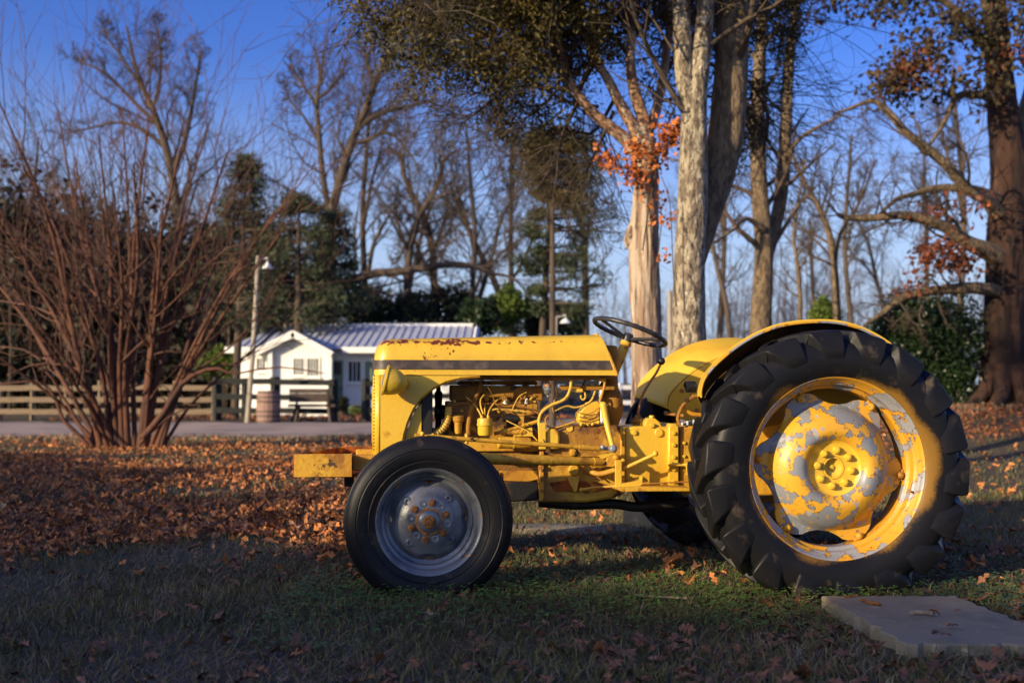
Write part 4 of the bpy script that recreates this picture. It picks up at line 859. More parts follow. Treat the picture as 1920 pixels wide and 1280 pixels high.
mb = MB(); mb.box(Hx(625), Hx(640), -.055, -.042, Hz(702), Hz(679)); mb.build('pane', M['window'], dr, 0)
mb = MB(); mb.ball((Hx(640), -.07, 1.0), .035, 6); mb.build('handle', M['dark'], dr)
hb('shutter', Hx(685), Hx(698), D - .05, D - .005, Hz(720), Hz(678), 'door')
hb('foundation', xl - .04, xr + .04, D - .04, D + 7, zb_, .22, 'slab')
hb('porch_step', Hx(618), Hx(646), D - .9, D - .05, -.03, .14, 'slab')

# ------------------------------------------------------------------ fences
def fence(name, label, pxs, d0, d1, ztop, rails, m_post, m_rail, ph=.10, rh=.13, jit=.02, extend=(0, 0)):
    n = len(pxs); pts = []
    for i, px in enumerate(pxs):
        d = d0 + (d1 - d0) * i / max(1, n - 1); x = W(px, 700, d).x; pts.append(Vector((x, d, float(gz(x, d)))))
    r = thing(name, label, 'fence', pts[0]); o = pts[0]
    for p in pts:
        q = p - o; mb = MB(); h = ztop + random.uniform(-.03, .06); tl = random.uniform(-.03, .03)
        mb.tube([q + Vector((0, 0, -.05)), q + Vector((tl, 0, h + .05))], ph / 2 * 1.2, 4); mb.build('post', m_post, r, 0)
    for a, b in zip(pts, pts[1:]):
        for z in rails:
            j = random.uniform(-jit, jit); A, B = a - o + Vector((-.04, -ph / 2 - .02, z + j)), b - o + Vector((.04, -ph / 2 - .02, z + random.uniform(-jit, jit)))
            dd = (B - A).normalized(); up = Vector((0, 0, rh / 2)); nn = Vector((0, .025, 0)); vs = [A - up, B - up, B + up, A + up]
            mb = MB(); mb.add(vs + [v + nn for v in vs], [(0, 1, 2, 3), (7, 6, 5, 4), (0, 4, 5, 1), (1, 5, 6, 2), (2, 6, 7, 3), (3, 7, 4, 0)]); mb.build('rail', m_rail, r, 0)
    return r
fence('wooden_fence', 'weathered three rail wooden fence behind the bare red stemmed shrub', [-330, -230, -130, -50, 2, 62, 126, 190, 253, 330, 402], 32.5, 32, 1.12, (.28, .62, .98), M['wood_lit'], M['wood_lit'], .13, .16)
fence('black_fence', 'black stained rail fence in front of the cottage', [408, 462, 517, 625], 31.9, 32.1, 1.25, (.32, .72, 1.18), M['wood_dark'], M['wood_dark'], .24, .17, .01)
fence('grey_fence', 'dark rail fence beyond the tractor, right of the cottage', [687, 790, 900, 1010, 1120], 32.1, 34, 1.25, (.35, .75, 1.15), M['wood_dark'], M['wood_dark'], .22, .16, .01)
fence('white_fence', 'pale board fence glimpsed between steering column and split cedar trunk', [1128, 1162, 1210, 1262], 30, 30.5, 1.05, (.55, .98), M['lamp'], M['lamp'], .1, .12, .01)
# bench
B0 = W(580, 780, 31.2); bn = thing('bench', 'dark wooden bench with a solid back standing at the black fence', 'bench', (B0.x, 31.2, float(gz(B0.x, 31.2))))
def bx(name, x0, x1, y0, y1, z0, z1, m, par): mb = MB(); mb.box(x0, x1, y0, y1, z0, z1); return mb.build(name, m, par, 0, .006)
m_b = mat('dark_brown_bench_wood', (.06, .04, .032), .75, [((.10, .07, .05), 4, .5, .2)], (20, .3))
X = lambda px: W(px, 700, 31.2).x - B0.x
Z = lambda py: W(600, py, 31.2).z
for a, b in ((753, 745), (744.4, 736.5), (736, 728)): bx('back_board', X(543), X(617), -.03, .02, Z(a), Z(b), m_b, bn)
bx('seat', X(540), X(628), .03, .45, Z(762), Z(757), m_b, bn)
for px, s_ in ((557, -1), (615, 1)):
    mb = MB(); mb.tube([(X(px), .1, Z(758)), (X(px) + s_ * .12, -.22, -.02)], .055, 4); mb.build('leg', m_b, bn, 0)
    mb = MB(); mb.tube([(X(px), .35, Z(758)), (X(px) + s_ * .12, .52, -.02)], .055, 4); mb.build('leg', m_b, bn, 0)
    mb = MB(); mb.tube([(X(px), .0, Z(760)), (X(px), -.005, Z(730))], .035, 4); mb.build('back_support', m_b, bn, 0)
# barrel
Bp = W(503, 788, 30.6); bz = float(gz(Bp.x, 30.6)); br = thing('barrel', 'old oak barrel with dark hoops standing beside the lamp pole', 'barrel', (Bp.x, 30.6, bz))
Hb, Rb = .92, .345; rr_ = lambda t: Rb * (.84 + .16 * math.sin(math.pi * (.06 + .88 * t)) ** .8)
ns = 18
for k in range(ns):
    a0, a1 = 2 * math.pi * (k + .03) / ns, 2 * math.pi * (k + .97) / ns; vs = []; ro = random.uniform(-.003, .004)
    for i in range(7):
        t = i / 6; r = rr_(t) + ro
        for (aa, q) in ((a0, r), (a1, r), (a1, r - .03), (a0, r - .03)): vs.append((q * math.cos(aa), q * math.sin(aa), t * Hb))
    fs = [(4 * i + j, 4 * i + (j + 1) % 4, 4 * i + 4 + (j + 1) % 4, 4 * i + 4 + j) for i in range(6) for j in range(4)] + [(0, 1, 2, 3), (27, 26, 25, 24)]
    mb = MB(); mb.add(vs, fs); mb.build('stave', M['barrel'], br, 30)
for t in (.05, .22, .36, .66, .80, .95):
    mb = MB(); r = rr_(t) + .006; mb.lathe([(r - .006, t * Hb - .022), (r + .003, t * Hb - .022), (r + .003, t * Hb + .022), (r - .006, t * Hb + .022)], (0, 0, 0), (0, 0, 1), 28); mb.build('hoop', M['hoop'], br)
mb = MB(); mb.lathe([(.0001, Hb - .04), (rr_(1) - .02, Hb - .04)], (0, 0, 0), (0, 0, 1), 24); mb.build('lid', M['barrel'], br)
# lamp poles
def lamp_pole(label, base, top, d, arm, head_r, wpx, grp):
    b, t = W(*base, d), W(*top, d); b.z = float(gz(b.x, d)) - .05; r = thing('lamp_pole', label, 'lamp pole', b, 0, grp)
    k = wpx / 2 * d / FPX; o = b
    mb = MB(); mb.tube([b - o, (b + t) / 2 - o + Vector((.03, 0, 0)), t - o], [k * 1.15, k, k * .8], 10); mb.build('pole', M['pole'], r)
    a = W(*arm, d) - o; mb = MB(); mb.tube([t - o + Vector((0, 0, -.12)), Vector((a.x, 0, t.z - o.z - .05)), a], .022, 6); mb.build('arm', M['lamp'], r)
    mb = MB(); mb.lathe([(.03, .09), (.05, .05), (.09, .02), (head_r, -.10), (head_r * .96, -.11), (.06, -.02), (.0001, 0)], a, (0, 0, 1), 16); mb.build('lamp_shade', M['lamp'], r)
    mb = MB(); mb.ball(a + Vector((0, 0, -.07)), .06, 8); mb.build('bulb', M['porcelain'], r)
lamp_pole('leaning grey wooden lamp pole with a white shade beside the barrel', (464, 783), (484, 480), 30.9, (502, 497), .16, 9, 'lamp poles')
lamp_pole('pale lamp pole rising behind the yellow hood, left of the steering wheel', (1036, 770), (1043, 588), 36, (1060, 600), .2, 7, 'lamp poles')
pb_ = W(1257, 700, 26); mb = MB(); gzz = float(gz(pb_.x, 26)); mb.tube([(0, 0, -.05), (0, 0, W(1257, 545, 26).z - gzz)], [.07, .06], 8)
o = mb.build('post', M['pole'], None); o.location = (pb_.x, 26, gzz); prop(o, 'tall bare grey post between the split cedar and the forked tree', 'post')

# ------------------------------------------------------------------ concrete, sticks
sl = MB(); zs = .055
c = [G(1540, 1116, zs), G(1792, 1116, zs), G(1975, 1200, zs), G(1700, 1207, zs)]
c[1] = Vector((c[1].x, c[0].y, zs)); c[2] = Vector((c[1].x + .05, c[3].y, zs))
n = 26; vs = []
def edge(t, k): return .008 * math.sin(t * 40 + k * 9) + .006 * math.sin(t * 97 + k) + random.uniform(-.003, .003)
outl = []
for k in range(4):
    for i in range(n):
        t = i / n; p = c[k].lerp(c[(k + 1) % 4], t); outl.append((p.x + edge(t, k), p.y + edge(t, k + 2)))
m_ = len(outl); cx_ = sum(p[0] for p in outl) / m_; cy_ = sum(p[1] for p in outl) / m_
vs = [(x - cx_, y - cy_, -.05) for x, y in outl] + [(x - cx_, y - cy_, zs - .006) for x, y in outl] + [((x - cx_) * .985, (y - cy_) * .985, zs) for x, y in outl]
sl.add(vs, [(i, (i + 1) % m_, m_ + (i + 1) % m_, m_ + i) for i in range(m_)] + [(m_ + i, m_ + (i + 1) % m_, 2 * m_ + (i + 1) % m_, 2 * m_ + i) for i in range(m_)] + [tuple(range(2 * m_, 3 * m_))])
o = sl.build('concrete_slab', M['slab'], None, 30); o.location = (cx_, cy_, 0); prop(o, 'worn concrete slab lying in the grass in front of the rear tyre', 'slab')
b = G(1200, 968, 0); mb = MB(); mb.box(-.13, .16, -.12, .12, -.04, .14); o = mb.build('concrete_block', M['slab'], None, 0, .012); o.location = (G(1212, 985).x, 6.75, 0); o.rotation_euler = (0, 0, R(-38)); prop(o, 'pale concrete block on the grass beyond the gearbox', 'concrete block')
def stick(name, label, p, q, r, m='stick', grp=None):
    p, q = Vector(p), Vector(q); c_ = (p + q) / 2; dd = q - p; pts = [p - c_ + dd * (i / 6) + Vector((random.uniform(-1, 1), random.uniform(-1, 1), random.uniform(-.5, .8))) * r * .8 for i in range(7)]
    mb = MB(); mb.tube(pts, [r * random.uniform(.75, 1.1) for _ in pts], 7); o = mb.build(name, M[m], None, 50); o.location = c_; prop(o, label, 'stick', grp)
stick('stick', 'short pale stick lying in the grass under the front tyre', G(752, 1112, .03), G(826, 1128, .03), .011)
stick('stick', 'curved dark bark strip on the concrete slab, nearest the rear tyre', G(1612, 1124, zs + .008), G(1650, 1133, zs + .008), .007, 'rust_nut', 'bark scraps on the concrete slab')
stick('stick', 'thick bark scrap in the middle of the concrete slab', G(1708, 1147, zs + .012), G(1748, 1150, zs + .012), .009, 'stick', 'bark scraps on the concrete slab')
stick('stick', 'tiny twig lying at the far edge of the concrete slab', G(1582, 1118, zs + .005), G(1606, 1116, zs + .005), .004, 'rust_nut', 'bark scraps on the concrete slab')
stick('stick', 'long thin twig lying on the leaves between the wheels', G(1190, 1115, .03), G(1290, 1122, .03), .005)
mb = MB()
for k in range(16):
    a = R(22.5 * k)
b = G(1060, 1003, 0); o_pts = []
mb.lathe([(.0001, .035), (.35, .03), (.42, .0)], (0, 0, 0), (0, 0, 1), 26); o = mb.build('paving_stone', M['slab'], None, 30); o.location = (b.x, b.y + .2, -.005); o.scale = (1.5, .5, 1); prop(o, 'flat grey paving stone in the grass behind the front wheel', 'paving stone')
U_ = [-4, -2.4, -.8, .8, 2.0, 3.4, 4.8, 6.2, 7.8, 9.4, 11, 12.6, 14.2, 15.8, 17.4]
S_ = [3.9, 3.9, 3.9, 3.9, 3.5, 2.4, 2.5, 2.4, 3.0, 3.0, 3.9, 3.5, 3.9, 3.0, 2.6]
SHADERS = [(u_, s_, (.05, -.04, .0, .06, -.03)[k_ % 5]) for k_, (u_, s_) in enumerate(zip(U_, S_))]
# ------------------------------------------------------------------ trees close by
# forked tree with flaky bark behind the seat
D1 = 9.6
def px_rad(w): return w
g1 = [[(1290, 762, 76), (1291, 700, 72), (1292, 600, 62), (1293, 500, 58), (1297, 400, 56), (1300, 300, 54), (1303, 200, 46), (1312, 120, 38), (1320, 50, 34), (1328, -60, 30), (1340, -200, 26), (1350, -340, 20)],
      [(1300, 500, 40, .25), (1318, 420, 56, .28), (1340, 340, 66, .3), (1362, 250, 68, .3), (1370, 150, 64, .3), (1372, 50, 60, .3), (1378, -60, 56, .3), (1390, -220, 46, .3), (1400, -380, 34, .3)],
      [(1300, 210, 36), (1285, 150, 36), (1280, 80, 34), (1276, 0, 32), (1268, -120, 28), (1255, -280, 20)],
      ]
lv = [dict(n=7, L=.45, ang=45, t0=.45, K=8, wob=.16, up=.05, rr=.28, minr=.008), dict(n=6, L=.5, ang=45, K=6, wob=.2, rr=.6, minr=.004), dict(n=5, L=.5, ang=42, K=5, wob=.25, rr=.6, minr=.0025)]
t1 = tree('forked_tree', 'tall forked tree with grey flaky bark right behind the tractor seat', 'tree', guides(g1, D1), lv, M['bark_pale'], M['twig_grey'], trunk_n=64, trunkK=150, bump=.022, mainsplit=3)
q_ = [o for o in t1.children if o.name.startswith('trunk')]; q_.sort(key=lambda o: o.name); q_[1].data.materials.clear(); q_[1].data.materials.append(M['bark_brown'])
# bare twigs hanging left from it
V, Q = [], []
tw = [[(1262, 95, 5), (1240, 60, 4.5), (1215, 25, 4), (1180, 0, 3.5), (1150, -30, 3)], [(1266, 195, 4.5), (1240, 185, 4), (1205, 160, 3), (1170, 150, 2.5), (1140, 130, 2)],
      [(1266, 210, 4), (1250, 212, 3), (1225, 185, 2.5), (1190, 160, 2), (1160, 148, 2)], [(1262, 205, 3), (1240, 165, 2.5), (1215, 130, 2), (1190, 90, 1.8), (1170, 50, 1.6), (1100, 42, 1.5)],
      [(1268, 575, 3), (1262, 500, 2.2), (1256, 380, 2), (1240, 330, 1.6)]]
for p, r in guides(tw, D1 - .2):
    P_, R_ = resample(p, r, 14); ring_tubes(P_[None], R_[None], 5, V, Q)
make_part('hanging_twigs', V, Q, t1.location, M['twig_grey'], t1)

# cedar: pale split trunk, limbs to the upper left, dark drooping crown
D2 = 10.4
g2 = [[(1213, 800, 58), (1212, 700, 56), (1210, 600, 54), (1206, 500, 54), (1208, 420, 50), (1210, 350, 44), (1210, 290, 42), (1206, 240, 38)],
      [(1200, 470, 26, .1), (1186, 455, 30, .05), (1184, 440, 24), (1190, 420, 18)],
      [(1204, 300, 30), (1180, 268, 26), (1140, 235, 22), (1105, 205, 19), (1075, 165, 16), (1058, 125, 12), (1045, 80, 8), (1030, 20, 6), (1010, -60, 4)],
      [(1208, 270, 26), (1185, 232, 24), (1160, 190, 20), (1140, 150, 18), (1115, 110, 14), (1095, 60, 12), (1080, 0, 11), (1068, -80, 9), (1060, -200, 7)],
      [(1212, 260, 26), (1207, 225, 24), (1190, 170, 22), (1182, 110, 18), (1186, 50, 16), (1190, -40, 14), (1190, -200, 10), (1190, -380, 6)],
      [(1215, 250, 20, .2), (1232, 200, 18, .3), (1246, 130, 16, .5), (1255, 50, 14, .6), (1262, -60, 12, .8), (1270, -200, 8, 1)]]
gc = guides(g2, D2)
# hidden spreading limbs that carry the crown left over the yard
def W_(a, b, c): return tuple(W(a, b, c))
extra = [[(1070, 160, 10, 0), (1000, 90, 8, -.3), (900, 20, 7, -.6), (800, -20, 5, -.8), (690, -10, 3, -.9)], [(1080, 0, 9, 0), (980, -60, 8, -.2), (860, -80, 6, -.2), (740, -60, 4, -.3), (650, -40, 3, 0)],
         [(1120, 200, 8, 0), (1060, 190, 7, .4), (960, 130, 6, .8), (880, 110, 4, 1), (800, 100, 3, 1.1)], [(1100, 60, 9, 0), (1020, 20, 7, .8), (930, 40, 6, 1.2), (840, 60, 4, 1.4), (760, 50, 3, 1.4)],
         [(1150, 190, 8, .2), (1110, 250, 6, .9), (1050, 240, 5, 1.3), (1000, 260, 4, 1.6), (970, 290, 3, 1.8)], [(1185, 110, 10, .2), (1120, 40, 8, .9), (1010, -30, 7, 1.2), (900, -60, 5, 1.4)],
         [(1240, 150, 9, .5), (1280, 90, 8, 1.2), (1330, 40, 7, 1.6), (1400, 20, 5, 1.8), (1460, 30, 3, 2)], [(1250, 80, 9, .5), (1300, -10, 8, 1.3), (1380, -60, 6, 1.7), (1450, -40, 4, 2)],
         [(1085, 190, 8, .1), (1060, 240, 7, .4), (1040, 300, 5, .7), (1010, 350, 3, .9)], [(1150, 210, 8, .1), (1120, 280, 6, .5), (1090, 340, 4, .8), (1075, 390, 3, 1)], [(1000, 120, 8, .4), (930, 180, 6, .7), (890, 215, 4, .9), (860, 235, 3, 1)], [(1330, 120, 8, 1.4), (1400, 150, 6, 1.8), (1440, 220, 4, 2), (1430, 290, 3, 2.2)],
         [(1190, 60, 9, 0), (1150, -60, 8, -.6), (1100, -140, 7, -1), (1000, -160, 5, -1.2)], [(1240, 190, 7, .5), (1300, 180, 6, 1.4), (1370, 190, 5, 1.8), (1420, 230, 3, 2)]]
gx = guides(extra, D2)
org = Vector(gc[0][0][0]); org.z = float(gz(org.x, org.y))
cd = thing('cedar_tree', 'old cedar with a pale split trunk and a wide dark crown above the tractor', 'tree', org)
for i, (p, r) in enumerate(gc):
    P_, R_ = resample(p, r, 120 if i < 2 else 50); V, Q = [], []; ring_tubes(P_[None], R_[None], 48 if i < 2 else 16, V, Q, .045 if i < 2 else .06)
    make_part('trunk' if i == 0 else 'burl' if i == 1 else 'limb', V, Q, org, M['bark_cedar'] if i < 2 else M['bark_cedar_limb'], cd)
# a second, darker stem behind, splitting the trunk lengthwise
P_, R_ = resample([W(1226, 790, D2 + .12), W(1226, 600, D2 + .12), W(1222, 480, D2 + .1), W(1222, 350, D2 + .05), W(1220, 260, D2)], [w_ * D2 / FPX / 2 for w_ in (30, 28, 28, 26, 22)], 90); V, Q = [], []; ring_tubes(P_[None], R_[None], 32, V, Q, .06); make_part('trunk', V, Q, org, M['bark_cedar'], cd)
V, Q = [], []; RS = [resample(p, r, 12) for p, r in gx]
P_ = np.stack([a for a, b in RS]); R_ = np.stack([b for a, b in RS]); ring_tubes(P_, R_, 8, V, Q)
RS2 = [resample(p[3:], r[3:], 12) for p, r in gc[2:]]; P_ = np.concatenate([P_, np.stack([a for a, b in RS2])]); R_ = np.concatenate([R_, np.stack([b for a, b in RS2])])
A1, B1 = spawn(P_, R_, 26, .9, 50, .12, K=7, wob=.18, up=-.02, rr=.5, minr=.006, lt=.3); ring_tubes(A1, B1, 5, V, Q)
A2, B2 = spawn(A1, B1, 9, .42, 48, .1, K=5, wob=.2, up=-.04, rr=.5, minr=.003, lt=.2); ring_tubes(A2, B2, 3, V, Q)
make_part('branches', V, Q, org, M['twig_grey'], cd)
pts = A2[:, 1:].reshape(-1, 3)
# keep the crown's clumps, drop those that would hang in front of the trunk and limbs low down
def proj(p):
    y = p[:, 1]; z = p[:, 2] - CAMH; dep = y * cp + z * sp; return 960 + FPX * p[:, 0] / dep, 640 - FPX * (z * cp - y * sp) / dep
u_, v_ = proj(pts)
lim = np.interp(u_, [600, 650, 700, 760, 800, 860, 900, 950, 1000, 1050, 1100, 1150, 1200, 1260, 1330, 1400, 1480, 1520], [-60, 20, 80, 150, 195, 225, 235, 245, 250, 245, 230, 205, 180, 250, 290, 300, 190, -50])
keep = (v_ < lim + rng.normal(0, 26, len(v_)))
clump = (np.sin(pts[:, 0] * 3.1 + pts[:, 2] * 1.7) + np.sin(pts[:, 2] * 4.3 - pts[:, 1] * 2.2) + np.sin(pts[:, 0] * 6.3 + pts[:, 1] * 2.9)) > -.75
near_lim = (pts[:, 1] < D2 - .1) & (v_ > 40) & (np.abs(u_ - np.interp(v_, [0, 60, 125, 205, 300], [1070, 1060, 1075, 1120, 1200])) < 40)
thin = rng.random(len(pts)) < np.interp(v_ - lim * .45, [0, 120], [1, .38])
pts = pts[keep & clump & ~near_lim & thin]
pts = pts[(u_[keep & clump & ~near_lim & thin] > 560) & (v_[keep & clump & ~near_lim & thin] > -420)]
Vl, Ql = tris(pts, 17, .06, .056, .34, .3); make_part('foliage', [Vl], [Ql], org, M['cedar_near'], cd, smooth=False)
print('cedar leaves', len(Ql))
# vine / beech leaves at the cedar's fork
V, Q = [], []
vg = [[(1205, 470, 3, -.3), (1215, 400, 3, -.35), (1228, 330, 3, -.35), (1240, 270, 3, -.3), (1250, 235, 2, -.3)], [(1225, 560, 2, -.3), (1235, 470, 2, -.3), (1240, 400, 2, -.3), (1225, 350, 2, -.35)],
      [(1235, 330, 3, -.3), (1210, 310, 2, -.35), (1185, 320, 2, -.35), (1150, 305, 1.5, -.3), (1135, 300, 1.5, -.3)], [(1240, 300, 3, -.3), (1255, 270, 2, -.3), (1266, 240, 2, -.3)], [(1230, 350, 2.4, -.3), (1205, 330, 2, -.35), (1190, 300, 2, -.35), (1188, 270, 2, -.3)]]
gv = guides(vg, D2); org = Vector((gv[0][0][0].x, gv[0][0][0].y, W(1212, 480, D2).z))
RS = [resample(p, r, 10) for p, r in gv]; P_ = np.stack([a for a, b in RS]); R_ = np.stack([b for a, b in RS]); ring_tubes(P_, R_, 5, V, Q)
A1, B1 = spawn(P_[[0, 2, 3, 4]], R_[[0, 2, 3, 4]], 11, .28, 60, .35, K=5, wob=.3, rr=.5, minr=.002, lt=.2); ring_tubes(A1, B1, 3, V, Q)
A1b, B1b = spawn(P_[[0, 1]], R_[[0, 1]], 5, .12, 60, .1, K=5, wob=.3, rr=.5, minr=.002, lt=.2); ring_tubes(A1b, B1b, 3, V, Q)
vr = thing('climbing_vine', 'orange leaved vine climbing the pale cedar trunk', 'vine', org); make_part('stems', V, Q, org, M['twig_grey'], vr)
Vl, Ql = tris(np.concatenate([A1[:, 1:].reshape(-1, 3), A1b[:, 2:].reshape(-1, 3)]), 4, .045, .055, .75, .4); make_part('foliage', [Vl], [Ql], org, M['orange_leaf'], vr, smooth=False)

# the big oak at the right edge
D3 = 21.0
g3 = [[(1893, 775, 146), (1888, 755, 112), (1886, 700, 86), (1884, 620, 73), (1884, 540, 70), (1886, 470, 74), (1890, 410, 72), (1893, 340, 66), (1888, 270, 60), (1880, 200, 54), (1872, 130, 48), (1866, 40, 42), (1860, -60, 42), (1855, -200, 30)],
      [(1900, 330, 46, .3), (1920, 240, 42, .4), (1946, 140, 36, .6), (1960, 20, 30, .8), (1980, -120, 20, 1)],
      [(1868, 480, 40, -.2), (1845, 468, 34, -.4), (1815, 455, 28, -.6), (1770, 425, 22, -.8), (1700, 404, 18, -1), (1640, 408, 15, -1), (1590, 408, 12, -1), (1570, 402, 9, -1)],
      [(1870, 400, 32, -.2), (1850, 375, 26, -.4), (1815, 355, 22, -.6), (1780, 315, 20, -.8), (1740, 280, 18, -.9), (1700, 250, 16, -1), (1665, 210, 14, -1), (1635, 190, 9, -1), (1590, 205, 6, -1), (1560, 216, 4, -1)],
      [(1868, 372, 26, -.2), (1820, 356, 18, -.5), (1760, 352, 13, -.6), (1710, 365, 11, -.7), (1680, 375, 9, -.8), (1640, 410, 6, -.9)],
      [(1870, 545, 26, -.2), (1830, 540, 24, -.4), (1780, 542, 20, -.5), (1730, 548, 17, -.6), (1690, 560, 14, -.7), (1650, 590, 10, -.8), (1620, 610, 6, -.9)],
      [(1858, 180, 20, -.2), (1830, 178, 16, -.4), (1795, 182, 13, -.6), (1770, 230, 9, -.7), (1745, 270, 6, -.8)],
      [(1862, 120, 22, -.2), (1830, 60, 18, -.5), (1780, 10, 14, -.8), (1720, -20, 10, -1), (1660, -30, 6, -1)],
      [(1870, 60, 20, -.2), (1840, -10, 16, -.5), (1790, -70, 12, -.8), (1730, -90, 8, -1)]]
lv = [dict(n=13, L=.40, ang=55, t0=.2, K=8, wob=.22, up=.08, rr=.30, minr=.012, only=slice(1, None)), dict(n=8, L=.5, ang=48, K=6, wob=.26, up=.03, rr=.55, minr=.007), dict(n=6, L=.5, ang=45, K=5, wob=.3, rr=.55, minr=.0045)]
gl3 = guides(g3, D3)
oak = tree('oak_tree', 'massive dark oak at the right edge with long crooked limbs reaching left', 'tree', gl3, lv, M['bark_oak'], M['bark_brown'], trunk_n=56, trunkK=110, bump=.035, mainsplit=1)
q_ = [o for o in oak.children if o.name.startswith('branches')][0]; q_.data.materials.clear(); q_.data.materials.append(M['twig_grey'])
# marcescent leaves: top right and small sprigs
def cloud(spec, d, n):
    out = []
    for (px, py, rx, ry, k) in spec:
        c = W(px, py, d); m_ = int(n * k); p = rng.normal(0, 1, (m_, 3)) * np.array([rx * d / FPX, .5, ry * d / FPX]) * .55 + np.array(tuple(c)); out.append(p)
    return np.concatenate(out)
Lp = cloud([(1800, 40, 60, 30, 1), (1870, 90, 70, 40, 1), (1730, 100, 50, 30, .9), (1690, 140, 45, 32, 1), (1665, 165, 30, 20, .5), (1900, 30, 60, 50, 1.2), (1700, 20, 60, 18, .7), (1640, 10, 50, 12, .5), (1560, 8, 40, 10, .4), (1760, 160, 40, 25, .5), (1850, 150, 50, 30, .6)], D3 - 1, 58)
Lp2 = cloud([(1690, 150, 30, 20, 1), (1700, 120, 20, 12, .5), (1770, 470, 40, 12, 1), (1795, 490, 30, 10, .8), (1740, 478, 25, 8, .5), (1760, 395, 30, 14, .3), (1885, 100, 14, 8, .3), (1830, 390, 30, 30, .25), (1720, 540, 20, 8, .3)], D3 - 1, 60)
Vl, Ql = tris(Lp, 7, .13, .13, .55, .4); make_part('foliage', [Vl], [Ql], oak.location, leafmat('dark_olive_oak_leaves', (.065, .045, .02), (.035, .030, .014), (.16, .06, .025), 1.5), oak, smooth=False)
Vl, Ql = tris(Lp2, 5, .12, .11, .6, .4); make_part('dead_leaves', [Vl], [Ql], oak.location, M['red_leaf'], oak, smooth=False)
# buttress roots
mb = MB()
b0 = gl3[0][0][1]
for a, l in ((200, .85), (235, 1.0), (268, .8), (300, 1.0), (335, .8), (20, .7), (110, .7)):
    d = Vector((math.cos(R(a)), math.sin(R(a)), 0)); x0, y0 = oak.location.x, oak.location.y
    pts_ = [Vector((0, 0, .75)) + d * .42, Vector((0, 0, .3)) + d * .58, Vector((0, 0, .08)) + d * (.58 + l * .32), Vector((0, 0, -.04)) + d * (.58 + l * .7)]
    mb.tube(smooth_pts(pts_, 12), [.20, .19, .18, .17, .16, .15, .14, .13, .11, .09, .07, .05, .03][:13], 9)
mb.build('roots', M['bark_oak'], oak, 60)

# double trunk beyond the forked tree
D4 = 19.0
g4 = [[(1424, 700, 44), (1426, 600, 40), (1430, 520, 36), (1432, 460, 34), (1426, 380, 32), (1422, 300, 30), (1420, 220, 28), (1424, 120, 24), (1430, 20, 20), (1436, -120, 14)],
      [(1432, 500, 26, .2), (1446, 450, 26, .25), (1462, 380, 25, .3), (1470, 300, 24, .3), (1474, 220, 22, .3), (1478, 130, 20, .3), (1488, 40, 16, .3), (1496, -60, 12, .3)],
      [(1430, 430, 12, -.2), (1400, 410, 9, -.4), (1375, 430, 7, -.6), (1340, 455, 5, -.8)],
      [(1470, 300, 10, .2), (1500, 260, 8, 0), (1540, 235, 6, -.2), (1580, 215, 4, -.3)],
      [(1450, 460, 10, .2), (1475, 420, 8, .3), (1500, 380, 6, .3), (1530, 350, 4, .4)]]
lv = [dict(n=13, L=.30, ang=50, t0=.3, K=7, wob=.2, up=.05, rr=.35, minr=.008), dict(n=7, L=.5, ang=45, K=6, wob=.24, rr=.55, minr=.005), dict(n=5, L=.5, ang=42, K=5, wob=.28, rr=.6, minr=.0035)]
tree('double_trunk_tree', 'bare tree with two pale brown trunks between the forked tree and the oak', 'tree', guides(g4, D4), lv, M['bark_brown'], (M['bark_brown'], M['twig_grey']), trunk_n=28, trunkK=60, bump=.03, mainsplit=2)
# slim bare trees on the right
lvs = [dict(n=14, L=.34, ang=38, t0=.2, K=7, wob=.16, up=.10, rr=.45, minr=.008), dict(n=8, L=.5, ang=36, K=6, wob=.2, up=.05, rr=.55, minr=.005), dict(n=5, L=.5, ang=38, K=5, wob=.24, up=.03, rr=.6, minr=.004)]
tree('slim_tree', 'slender bare tree with a crooked trunk right of the rear fender top', 'tree', guides([[(1572, 640, 15), (1568, 560, 14), (1562, 480, 13), (1552, 430, 12), (1530, 380, 10), (1505, 335, 8), (1490, 300, 7), (1470, 240, 5)], [(1564, 500, 9), (1575, 440, 7), (1600, 400, 6), (1620, 360, 5), (1640, 300, 4)]], 24), lvs, M['bark_brown'], M['twig_grey'], trunk_n=10, bump=.02, mainsplit=1, group='slim bare trees right of the forked tree')
tree('slim_tree', 'thin bare sapling standing directly above the rear fender', 'tree', guides([[(1498, 640, 9), (1500, 560, 9), (1494, 490, 8), (1488, 440, 6), (1496, 380, 5), (1510, 300, 4)]], 23), lvs, M['bark_brown'], M['twig_grey'], trunk_n=8, bump=.02, mainsplit=1, group='slim bare trees right of the forked tree')

